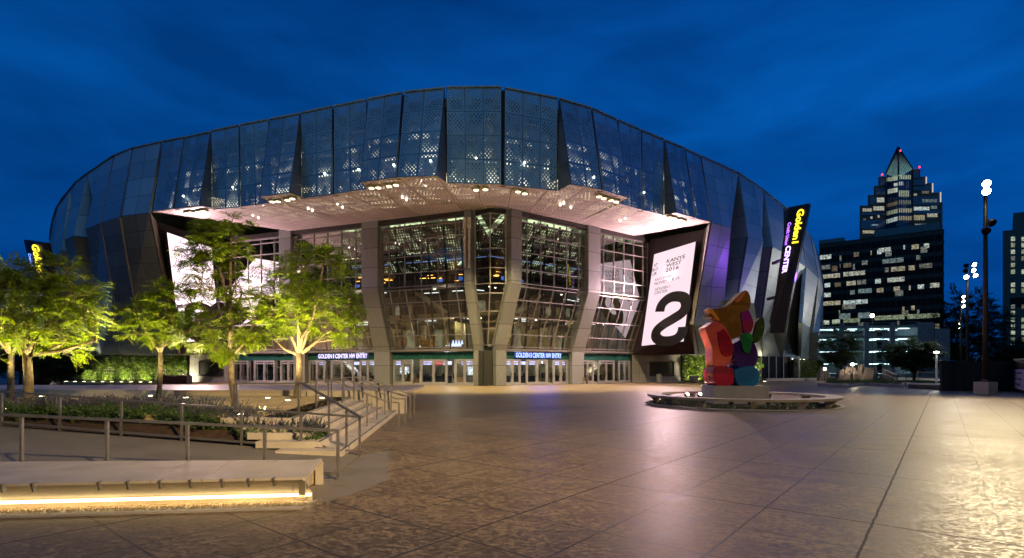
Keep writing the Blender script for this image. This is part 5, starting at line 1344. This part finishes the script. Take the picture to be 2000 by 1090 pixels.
z_ = SEP(ntc, POS(ntc))[2]; mr = nd(ntc, 'ShaderNodeMapRange'); link(ntc, z_, mr.inputs[0]); mr.inputs[1].default_value = zt_m; mr.inputs[2].default_value = zt_l-2; mr.inputs[3].default_value = .02; mr.inputs[4].default_value = .6
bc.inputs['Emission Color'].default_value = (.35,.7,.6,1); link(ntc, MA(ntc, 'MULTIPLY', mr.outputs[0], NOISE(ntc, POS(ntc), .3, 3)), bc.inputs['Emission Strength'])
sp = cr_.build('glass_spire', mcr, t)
mb = MB()
for k in range(1, 9):
    for p, q in ((V((xl-.4,Y,zt_l)), V((xm,yf-.4,zmid))), (V((xm,yf-.4,zmid)), V((xr+.4,Y,zt_r)))):
        m = p.lerp(q, k/8); mb.bar(m-V((0,.1,0)), ap_.lerp(m,.06)-V((0,.1,0)), .13, .13); mb.bar(V((m.x, m.y-.1, 30)), m-V((0,.1,0)), .22, .22)
for p in (V((xl-.4,Y,zt_l)), V((xr+.4,Y,zt_r)), V((xm,yf-.4,zmid))): mb.bar(p, ap_+V((0,0,.8)), .8, .8)
mb.build('spire_frame', M_band, sp)
def tw(x0, x1, y0, y1, mat, side=0, sk=0):
    """lit window strip; side -1/1: on the two faces of the glass bay"""
    mb = MB()
    def pt(x, y):
        if side == -1: yy = Y-9*(x-1731.5)/22.5
        elif side == 1: yy = yf+9*(x-1754)/27
        else: yy = Y
        return P(x, y, yy-.35)
    mb.face([pt(x0,y1+sk), pt(x1,y1), pt(x1,y0), pt(x0,y0+sk)]); mb.face([pt(x0,y0+sk)+V((0,.2,0)), pt(x1,y0)+V((0,.2,0)), pt(x1,y0), pt(x0,y0+sk)]); mb.build('window', mat, t)
for x0, x1, y0, y1, m_, sd, sk in ((1734,1753,366,375,M_roomg,-1,4),(1755,1776,372,384,M_roomg,1,0),(1732,1753,393,400,M_room2,-1,5),(1755,1780,391,399,M_room2,1,0),(1732,1753,408,416,M_roomg,-1,5),(1755,1781,407,415,M_room,1,0),
      (1731.5,1753,423,431,M_room,-1,6),(1755,1781,422,430,M_room,1,0),(1732,1753,344,352,M_roomg,-1,3),(1755,1780,342,350,M_roomg,1,0),(1745,1753,357,363,M_room,-1,1),(1755,1764,355,362,M_room,1,0),
      (1713,1727,386,395,M_room,0,0),(1685,1703,407,413,M_room,0,0),(1706,1727,403,411,M_room,0,0),(1686,1691,427,430,M_room2,0,0),(1700,1704,423,427,M_room,0,0),(1714,1718,420,425,M_room,0,0),(1702,1716,438,441,M_room,0,0),(1685,1726,450,456,M_room,0,0),
      (1801,1814,373,378,M_room2,0,0),(1785,1791,378,382,M_room,0,0),(1801,1830,389,395,M_room2,0,0),(1785,1815,404,411,M_room,0,0),(1818,1830,402,408,M_room2,0,0),(1785,1806,420,430,M_room,0,0),(1811,1831,417,424,M_room,0,0),(1787,1830,437,442,M_room2,0,0)):
    tw(x0, x1, y0, y1, m_, sd, sk)
for x0, x1, y0, y1 in ((1718,1729,350,362),(1710,1729,368,380),(1698,1712,385,400),(1682,1729,415,420),(1682,1729,430,447),(1784,1795,336,348),(1784,1806,351,364),(1784,1820,362,372),(1783,1834,384,400),(1784,1837,411,417),(1838,1841,402,440)): tw(x0, x1, y0, y1, M_stg)
M_wash = em('wall_edge_glow', (.9,.75,.7), .7)
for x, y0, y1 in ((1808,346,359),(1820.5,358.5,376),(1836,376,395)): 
    mb = MB(); p, q = q3(x, y1, -.4), q3(x, y0, -.4); mb.bar(p, q, .55, .3); mb.build('glow_edge', M_wash, t)  # light washing the wall edges, put in as glowing bars
M_redl = em('red_beacon', (1.,.02,.05), 6)
for x, y in ((1720.5,343.5),(1793,329),(1756,297)):
    c = q3(x, y, -1.); mb = MB(); mb.lathe(c, [(.35,0),(.45,.4),(.2,.8)], 8); mb.build('red_beacon', M_redl, t)
# --- tower cut by the right edge
def ux2(px): k = (px-CX)/F; return (k*a.y-a.x)/(u.x-k*u.y)
a, b = V((.9216*190, 190, 0)), V((1.06*182, 182, 0))
t, u, n, W = tower('office_tower', 'dark office tower with small square lit windows cut by the right picture edge', a, b, 51, 30, pm('grey_tower', (.06,.07,.08), .7))
XU = ux2(1979); mb = MB(); ra = V((a.x,a.y,0)).normalized(); mb.hexa([a+u*x+ra*d+V((0,0,z)) for z in (51,57) for x, d in ((XU,0),(W,0),(W,20),(XU,20))]); mb.build('upper_storeys', pm('grey_tower', (.04,.05,.06), .7), t)
for i, y in enumerate((467,479,492,505,518,531,556.5,568,599,611.5,625,637.5,650,663,675)):
    for x0, x1 in ((1974.5,1982),(1995,2002)):
        if x0 > 1990 and i in (4, 9): continue
        zc = CH+(HY-y)*(a+u*ux2(x0)).y/F; win(t, a, u, n, ux2(x0), ux2(x1), zc-.75, zc+.75, M_room2 if i % 5 == 3 else M_roomg)
mb = MB(); mb.hexa([a+u*x+n*d+V((0,0,z)) for z in (23.5,27) for x, d in ((2,-.1),(W,-.1),(W,.06),(2,.06))]); mb.build('dark_storey', M_dglass, t)

# ================================================================ LAMP POLES, FENCES AND THE RIGHT SIDE
M_poleb = pm('bronze_pole', (.06,.045,.035), .45, .5, .15)
M_flood = em('floodlight_lens', (1., .84, .55), 60)
PX = V((36.1, 40.6, 0))
def pole(label, base, h, heads, energy, group=None, scale=1., conc=True, glow=60, aim=(8,8,0)):
    t = thing('lamp_pole', label, 'lamp pole', base, group)
    zb = .95 if conc else 0
    if conc:
        mb = MB(); mb.box(base+V((0,0,.475)), (1.02,1.02,.95), .3); mb.build('concrete_base', M_conc, t)
        mb = MB(); mb.lathe(base+V((0,0,.95)), [(.32,0),(.32,.06),(.22,.08),(.2,.2)], 14); mb.build('base_plate', M_dsteel, t)
    mb = MB(); mb.tube([base+V((0,0,zb)), base+V((0,0,h*.5)), base+V((0,0,h))], [.19*scale,.16*scale,.12*scale], 14); mb.build('shaft', M_poleb, t, True)
    for dx, z, on_ in heads:
        c = base+V((dx, -.35, z)); mb = MB(); mb.bar(base+V((0,0,z)), c+V((0,.1,0)), .08, .08)
        d = V((-.25 if dx <= 0 else .1,-.75,-.55)).normalized(); mb.tube([c-d*.3, c-d*.1, c+d*.15], [.12,.26,.30], 12); hd = mb.build('floodlight', M_dsteel, t)
        mb = MB(); mb.tube([c+d*.155, c+d*.18], .27, 12); mb.build('lens', M_flood if on_ else M_void, hd)
    if energy: lamp('SPOT', 'floodlight_beam', base+V((0,-1.1,h-.3)) if conc else base+V((-1.4,0,h-.3)), energy, (1., .78, .42) if conc else (1., .9, .78), t, aim=V(aim), size=.35, spot_size=math.radians(125), spot_blend=.6)
    return t
pole('tall lamp pole on a concrete block with the brightest floodlights', PX, 16.2, [(-.3,16.0,1),(-.3,15.4,1),(.12,13.0,0),(-.3,12.4,0)], 19000)
pole('lamp pole with six floodlight heads, next after the nearest pole', V((.855*73,73,0)), 16.3, [(.55,16.2,1),(.45,15.4,1),(.7,14.7,1),(-.5,14.5,1),(-.5,16.0,0),(-.6,15.3,0)], 6500, conc=False, aim=(46,84,5))
pole('lamp pole with three floodlights, third in the row', V((.843*105,105,0)), 16.3, [(.1,16.1,1),(.1,15.2,1),(.1,14.2,1)], 7000, conc=False, aim=(55,95,6))
pole('farthest lamp pole of the row behind the fence', V((.8365*150,150,0)), 16.3, [(.1,16.0,1),(.1,14.6,1),(.1,13.2,1)], 0, conc=False, scale=1.2)
# added spots light the foreground; assumed pole behind and right of camera, not built
lamp('SPOT', 'floodlight_beam', (15, -9, 15.5), 12000, (1., .68, .32), None, aim=V((0, 17, 0)), size=.35, spot_size=math.radians(120), spot_blend=.6)  # assumed floodlight, none built; added to light the near ground
lamp('SPOT', 'floodlight_beam', (13.5, -9, 15.2), 52000, (1., .70, .32), None, aim=V((-7.5, 19, 0)), size=.35, spot_size=math.radians(34), spot_blend=1.)  # second added beam, no fixture built; brightens the steps and gravel court
# dark screen fence and corner wall
M_fence = pm('black_fence_screen', (.010,.008,.010), .75, 0, .3, 3.)
f0, f1, f2 = V((37.6,46.7,0)), V((43.6,46.2,0)), V((34.1,33.5,0))
t = thing('site_fence', 'tall black screened fence behind the concrete pole base', 'fence', (f0+f1)/2)
mb = MB(); mb.hexa([p+V((0,d,z)) for z in (0,2.62) for p, d in ((f0,0),(f1,0),(f1,.12),(f0,.12))]); mb.build('screen_panel', M_fence, t)
for k in range(4):
    p = f0.lerp(f1, k/3.02); mb = MB(); mb.bar(p+V((0,-.05,0)), p+V((0,-.05,2.66)), .07, .07); mb.build('post', M_dsteel, t)
t = thing('hoarding', 'dark hoarding with a pale cap running off at the right edge', 'hoarding', (f1+f2)/2)
u, n, W = frame_of(f2, f1); n = V((-abs(n.x), abs(n.y), 0)) if False else (n if n.x < 0 else -n)
mb = MB(); mb.hexa([p+n*d+V((0,0,z)) for z in (0,2.66) for p, d in ((f1,0),(f2,0),(f2,-.2),(f1,-.2))]); mb.build('panel', pm('dark_brown_board', (.018,.012,.010), .6), t)
mb = MB(); mb.bar(f1+V((0,0,2.72))-n*.1, f2+V((0,0,2.72))-n*.1, .34, .12); mb.build('cap', M_conc, t)
def onw(px, py): k = (px-CX)/F; d = f2-f1; tt_ = (k*f1.y-f1.x)/(d.x-k*d.y); p = f1+d*tt_; return V((p.x, p.y, CH+(HY-py)*p.y/F))+n*.04
q = Quad(onw(1978.5,756), onw(2012,766), onw(2012,721), onw(1978.5,721.5))
if q.n.x > 0: q.n = -q.n
t = thing('banner', 'white printed banner fixed to the dark hoarding at the right edge', 'banner', q.pt(.5,0))
mb = MB(); f = [q.pt(0,0), q.pt(1,0), q.pt(1,1), q.pt(0,1)]; mb.face(f); mb.face([p-q.n*.02 for p in reversed(f)]); mb.build('sheet', pm('white_vinyl', (.62,.58,.75), .5, 0, .12, .6), t)
mb = MB()
for u0, v0, u1, v1 in ((.15,.78,.24,.84),(.30,.77,.62,.85),(.14,.66,.22,.71),(.16,.46,.34,.54),(.38,.46,.62,.55),(.25,.18,.5,.28),(.02,.3,.06,.8)):
    mb.face([q.pt(u0,v0,.02), q.pt(u1,v0,.02), q.pt(u1,v1,.02), q.pt(u0,v1,.02)])
mb.build('print', pm('banner_print', (.10,.09,.13), .6), t)
# planted island with boulders
M_rock = pm('split_boulder', (.20,.16,.13), .8, 0, .35, 1.5, .8, 9)
def gp(px, py, z=0): return Zp(px, py, z)
isl = [gp(1597,753.5), gp(1655,757.5), gp(1690,753), gp(1765,757), gp(1770,752), gp(1700,743), gp(1640,742)]
mb = MB(); mb.prism([(p.x,p.y) for p in isl], 0, .32); tag(mb.build('planter_kerb', M_conc, at=tuple(isl[0])), 'angular low concrete kerb of the boulder island', 'kerb')
c0 = sum(isl, V((0,0,0)))/len(isl); mb = MB(); mb.face([V((c0.x+(p.x-c0.x)*.93, c0.y+(p.y-c0.y)*.93, .33)) for p in isl]); tag(mb.build('island_soil', M_soil), kind='structure')
mb = MB(); r_ = random.Random(4)
for i in range(5000):
    x = r_.uniform(1615,1745); y = r_.uniform(744,753.5); p = gp(x, y, .33) if False else V(((x-CX)*2080/(y-719)/F, 2080/(y-719), .33))
    h = r_.uniform(.1,.4); p2 = p+V((r_.gauss(0,.12),r_.gauss(0,.1),h)); mb.face([p-V((.03,0,0)), p+V((.03,0,0)), p2])
tag(mb.build('island_grass', M_blade), 'short grass around the boulders of the island', 'grass', kind='stuff')
def rock(p, w_, h, d, seed, tilt=0.):
    r_ = random.Random(seed); mb = MB(); n = 7; rows = []
    for k, (zz, s_) in enumerate(((0,1.),(.55,.92),(1.,.55))):
        rows.append([p+V((math.cos(2*math.pi*i/n+.3)*w_/2*s_*r_.uniform(.8,1.1)+tilt*zz*h, math.sin(2*math.pi*i/n+.3)*d/2*s_*r_.uniform(.8,1.1), zz*h*r_.uniform(.85,1.05))) for i in range(n)])
    for a, b in zip(rows, rows[1:]):
        for i in range(n): j = (i+1) % n; mb.face([a[i], a[j], b[j], b[i]])
    mb.face(rows[-1]); return mb
for x, y, w_, h, d, lb, tl in ((1643,750,1.6,1.5,1.3,'pointed upright boulder at the left end of the boulder island',.0), (1658,750,2.6,1.9,1.8,'large grey boulder left of the bright island light',0), (1678,748,1.0,2.1,.9,'thin pointed boulder behind the island light',.1), (1692,750,2.6,1.75,1.8,'wedge shaped boulder with a bright slanted side in the middle of the island',.3), (1730,750,1.6,1.1,1.2,'low boulder at the right end of the boulder island',0),
      (1604,744,1.6,2.2,1.2,'tall reddish boulder beside the small bollard light',.1), (1617,744,1.2,2.,1.2,'pointed reddish boulder right of the small bollard light',-.2)):
    p = V(((x-CX)*66/F, 66., .3)) if x > 1630 else V(((x-CX)*84/F, 84., .0))
    tag(rock(p, w_, h, d, int(x), tl).build('boulder', M_rock, at=tuple(p)), lb, 'boulder', 'boulders at the right')
def small_lamp(name, label, p, h, lens_c, e, r=.12):
    t = thing(name, label, 'lamp', p); mb = MB(); mb.tube([p, p+V((0,0,h))], .06, 8); mb.build('post', M_dsteel, t)
    mb = MB(); mb.lathe(p+V((0,0,h)), [(r,0),(r*1.3,r*1.2),(r,r*2.2)], 12); mb.build('lens', em('small_lamp_lens', lens_c, 12), t)
    mb = MB(); mb.lathe(p+V((0,0,h+r*2.2)), [(r*1.2,0),(r*1.2,.05),(.02,.1)], 12); mb.build('cap', M_dsteel, t)
    if e: lamp('POINT', 'lamp_light', p+V((0,-.4,h+.1)), e, (1., .8, .5), t, size=.15)
small_lamp('island_lamp', 'bright small lamp among the boulders', V(((1665-CX)*65/F, 65., .3)), 2.9-.9, (1.,.9,.7), 160, .14)
small_lamp('bollard_light', 'small bollard light near the right end of the arena', V(((1611-CX)*80/F, 80., 0)), 1.7, (1.,.8,.6), 60, .16)
c = gp(1829,757.0); t = thing('post_lamp', 'slim pale post lamp left of the black fence', 'lamp', c)
mb = MB(); mb.tube([V((c.x,c.y,0)), V((c.x,c.y,3.55))], .09, 10); mb.build('post', em('glow_post', (.6,.75,.9), .12), t)  # dark post given a faint glow of its own to read pale
mb = MB(); mb.lathe(V((c.x,c.y,3.55)), [(.2,0),(.24,.1),(.05,.18)], 12); mb.build('lens', em('small_lamp_lens', (1,1,1), 5), t)
lamp('POINT', 'lamp_light', V((c.x,c.y-.4,3.2)), 60, (1.,.95,.8), t, size=.1)
# street light far behind, and garden lamp in front of the garage
small_lamp('tall_street_lamp', 'bright street lamp standing in front of the parking garage', V(((1703.5-CX)*112/F, 112., 0)), 12.7, (1.,.95,.8), 300, .3)
# railings at the right
def simple_rail(label, pts, h=1.0, step=1.6):
    t = thing('guard_rail', label, 'railing', pts[0]); mb = MB()
    for a, b in zip(pts, pts[1:]): mb.bar(a+up(h), b+up(h), .08, .08); mb.bar(a+up(h*.5), b+up(h*.5), .05, .05)
    mb.build('top_rail', M_frame, t)
    for a, b in zip(pts, pts[1:]):
        k = max(1, int((b-a).length/step))
        for i in range(k+1): m = MB(); p = a.lerp(b, i/k); m.bar(p, p+up(h), .07, .07, V((0,1,0))); m.build('post', M_frame, t)
simple_rail('pale sloping guard rail right of the boulder island', [gp(1769,757)+up(.1), V((gp(1769,757).x-.6, gp(1769,757).y+.4,.3)), V((44.6,64,.9))], 1.0)
simple_rail('pale straight guard rail next to the black fence', [V((.7625*60,60,.25)), V((.8096*58.5,58.5,.25))], 1.3, 1.4)
mb = MB(); mb.prism([(gp(1774,758.5).x,gp(1774,758.5).y),(gp(1842,762).x,gp(1842,762).y-.2),(.815*62,62),(.75*64,64)], 0, .42); tag(mb.build('raised_planter', pm('dark_stone_kerb', (.10,.085,.075), .7), at=tuple(gp(1774,758.5))), 'low dark raised planter in front of the straight guard rail', 'planter')
mb = MB(); r_ = random.Random(8)
for i in range(2500):
    p = V((r_.uniform(.755,.805)*58, r_.uniform(56.5,61), .42)); h = r_.uniform(.08,.3); mb.face([p-V((.03,0,0)), p+V((.03,0,0)), p+V((r_.gauss(0,.1),0,h))])
tag(mb.build('planter_grass', M_blade), 'green ground cover in the raised planter', 'grass', kind='stuff')
# trees at the right
def dtree(label, px, Y, zt, r, seed, lm=None, tr=.2, zb=1.5, n=170, uplight=None, fl=1.1, lw=.16, squash=1.):
    X = (px-CX)*Y/F; zc = (zt+zb)/2; hz = (zt-zb)/2; r_ = random.Random(seed); bl = [(V((X,Y,zc)), (r*.75,r*.75,hz*.85))]
    for k in range(6): a = k*1.05+r_.random(); bl.append((V((X+math.cos(a)*r*.55, Y+math.sin(a)*r*.4, zc+r_.uniform(-.6,.6)*hz)), (r*.45,r*.45,hz*.4)))
    return tree(label, V((X,Y,0)), V((X,Y,zb+.5)), bl, n, 6, fl, tr, seed, lm=lm or M_leafd, bm=M_barkd, lw=lw, fork=6, uplight=uplight)
dtree('dark tree silhouette in front of the left part of the parking garage', 1642, 90, 9.0, 3.2, 61, n=110)
dtree('dark round tree with one lit side in front of the parking garage', 1785, 78, 6.2, 4.0, 62, n=220)
lamp('SPOT', 'assumed_tree_light', (65.5, 72, .5), 900, (.9,1.,.4), None, aim=V((62.0, 77, 4.8)), size=.2, spot_size=math.radians(38), spot_blend=.7)  # assumed lamp, no fixture built, for the lit side of the round tree
dtree('large black tree crown behind the row of lamp poles', 1893, 130, 21., 8.8, 63, n=330, fl=1.8, lw=.26, tr=.4, zb=3)
dtree('lower dark tree at the right edge behind the hoarding', 1985, 110, 7.5, 7., 64, n=260, fl=1.5, lw=.22)
dtree('low dark tree between the poles and the right edge tower', 1945, 150, 6.5, 6., 65, n=160, fl=1.5, lw=.22)
dtree('dark shrubby tree left of the row of lamp poles', 1862, 140, 9, 3.5, 66, n=120, fl=1.5, lw=.22)
mb = MB(); p = V((.868*100,100,3.0)); mb.tube([V((.884*100,100,0)), V((.884*100,100,4.4)), V((.878*100,100,4.3)), p], [.08,.07,.06,.05], 8)
tag(mb.build('signal_arm', M_frame, at=(88.4,100,0)), 'thin pale curved mast arm behind the nearest lamp pole', 'mast arm')
# litter bin and small items at the entrance
c = V((.276*71.6, 71.6, 0)); t = thing('litter_bin', 'round metal litter bin in front of the right serving hatch', 'litter bin', c); mb = MB()
mb.lathe(c, [(.33,0),(.36,.04),(.36,1.0),(.33,1.03)], 18); mb.build('body', M_steel, t, False); mb = MB(); mb.lathe(c+up(1.03), [(.38,0),(.38,.06),(.26,.16),(.05,.2)], 18); mb.build('lid', M_steel, t)
c = FR.flat(sR2+.25, 0, .7); t = thing('info_post', 'small brown reader post beside the right pier', 'post', c); mb = MB(); mb.box(c+up(.55), (.2,.18,1.1), .5); mb.build('post', pm('brown_metal', (.12,.06,.03), .5), t); mb = MB(); mb.hexa([c+V((x,y,z)) for x, y, z in ((-.16,-.14,1.1),(.16,-.14,1.1),(.16,.14,1.25),(-.16,.14,1.25),(-.16,-.14,1.16),(.16,-.14,1.16),(.16,.14,1.31),(-.16,.14,1.31))]); mb.build('head', M_frame, t)
# planter bowls in front of the right living wall
for i, (x, lb) in enumerate(((1355,'white round planter with a young palm before the sculpture wall'),)):
    c = V(((x-CX)*73.5/F, 73.5, 0)); t = thing('planter_pot', lb, 'planter', c); mb = MB(); mb.lathe(c, [(.35,0),(.45,.1),(.7,.9),(.78,1.0),(.7,1.0),(.6,.85)], 16); mb.build('pot', M_conc, t, True)
    mb = MB()
    for k in range(16):
        a = k*.4+.1; d = V((math.cos(a), math.sin(a)*.6, 0)); frond(mb, c+up(.95), (d*.6+up(.9)).normalized(), 1.9, random.Random(k), .09)
    mb.build('palm_leaves', M_leafw, t)
# louvred wall and lights left of the left living wall
t = thing('louvre_wall', 'dark louvred wall between the dark trees and the left living wall', 'wall', (-66.5,84,0)); mb = MB(); mb.hexa([V((x,y,z)) for z in (0,3.9) for x, y in ((-73.5,86),(-66.3,82),(-66.2,82.4),(-73.4,86.4))]); mb.build('panel', M_void, t)
mb = MB()
for k in range(8): mb.bar(V((-73.5,85.9,.4+k*.42)), V((-66.3,81.9,.4+k*.42)), .1, .08)
mb.build('slats', pm('dim_slat', (.2,.17,.13), .6), t)
lamp('POINT', 'canopy_light', (-69.5,80.5,3.2), 90, (1.,.8,.5), None, size=.2)
for k, (x, y) in enumerate(((108,739.6),(121,739),(139,738.6),(90,738))): inground(gp(x, y), '%s in-ground light from the %s in the dark court left of the living wall' % (ordn[k], 'left'), 'in-ground lights in the far left court', .22)

# ================================================================ BLOCK BEHIND THE CAMERA (unseen; added so the glass mirrors dark walls, not sky)
t = thing('unseen_building', 'unseen long building added opposite the arena to darken its glass', 'building', (0,-48,0))
mb = MB(); mb.box((10,-60,23), (190,20,46)); mb.build('wall', pm('opposite_wall', (.10,.08,.06), .7), t)
for c_, s_ in (((110,12,20),(30,90,40)), ((-122,0,20),(30,100,40))):  # unseen blocks added beside the plaza to darken the side reflections
    t2 = thing('unseen_side_building', 'unseen dark building added for its reflection, beside the plaza on the %s, outside the picture' % ('east' if c_[0] > 0 else 'west'), 'building', (c_[0],c_[1],0))
    mb = MB(); mb.box(c_, s_); mb.build('wall', pm('opposite_wall', (.1,.08,.06), .7), t2)
mb = MB()
for k in range(15): mb.box((-78+12*k,-49.9,2.4), (8,.3,3.2))
mb.build('added_shopfront', em('added_shopfront_glow', (1.,.75,.4), .8, .6, .3), t)  # glowing fronts added so the glass mirrors some warm light
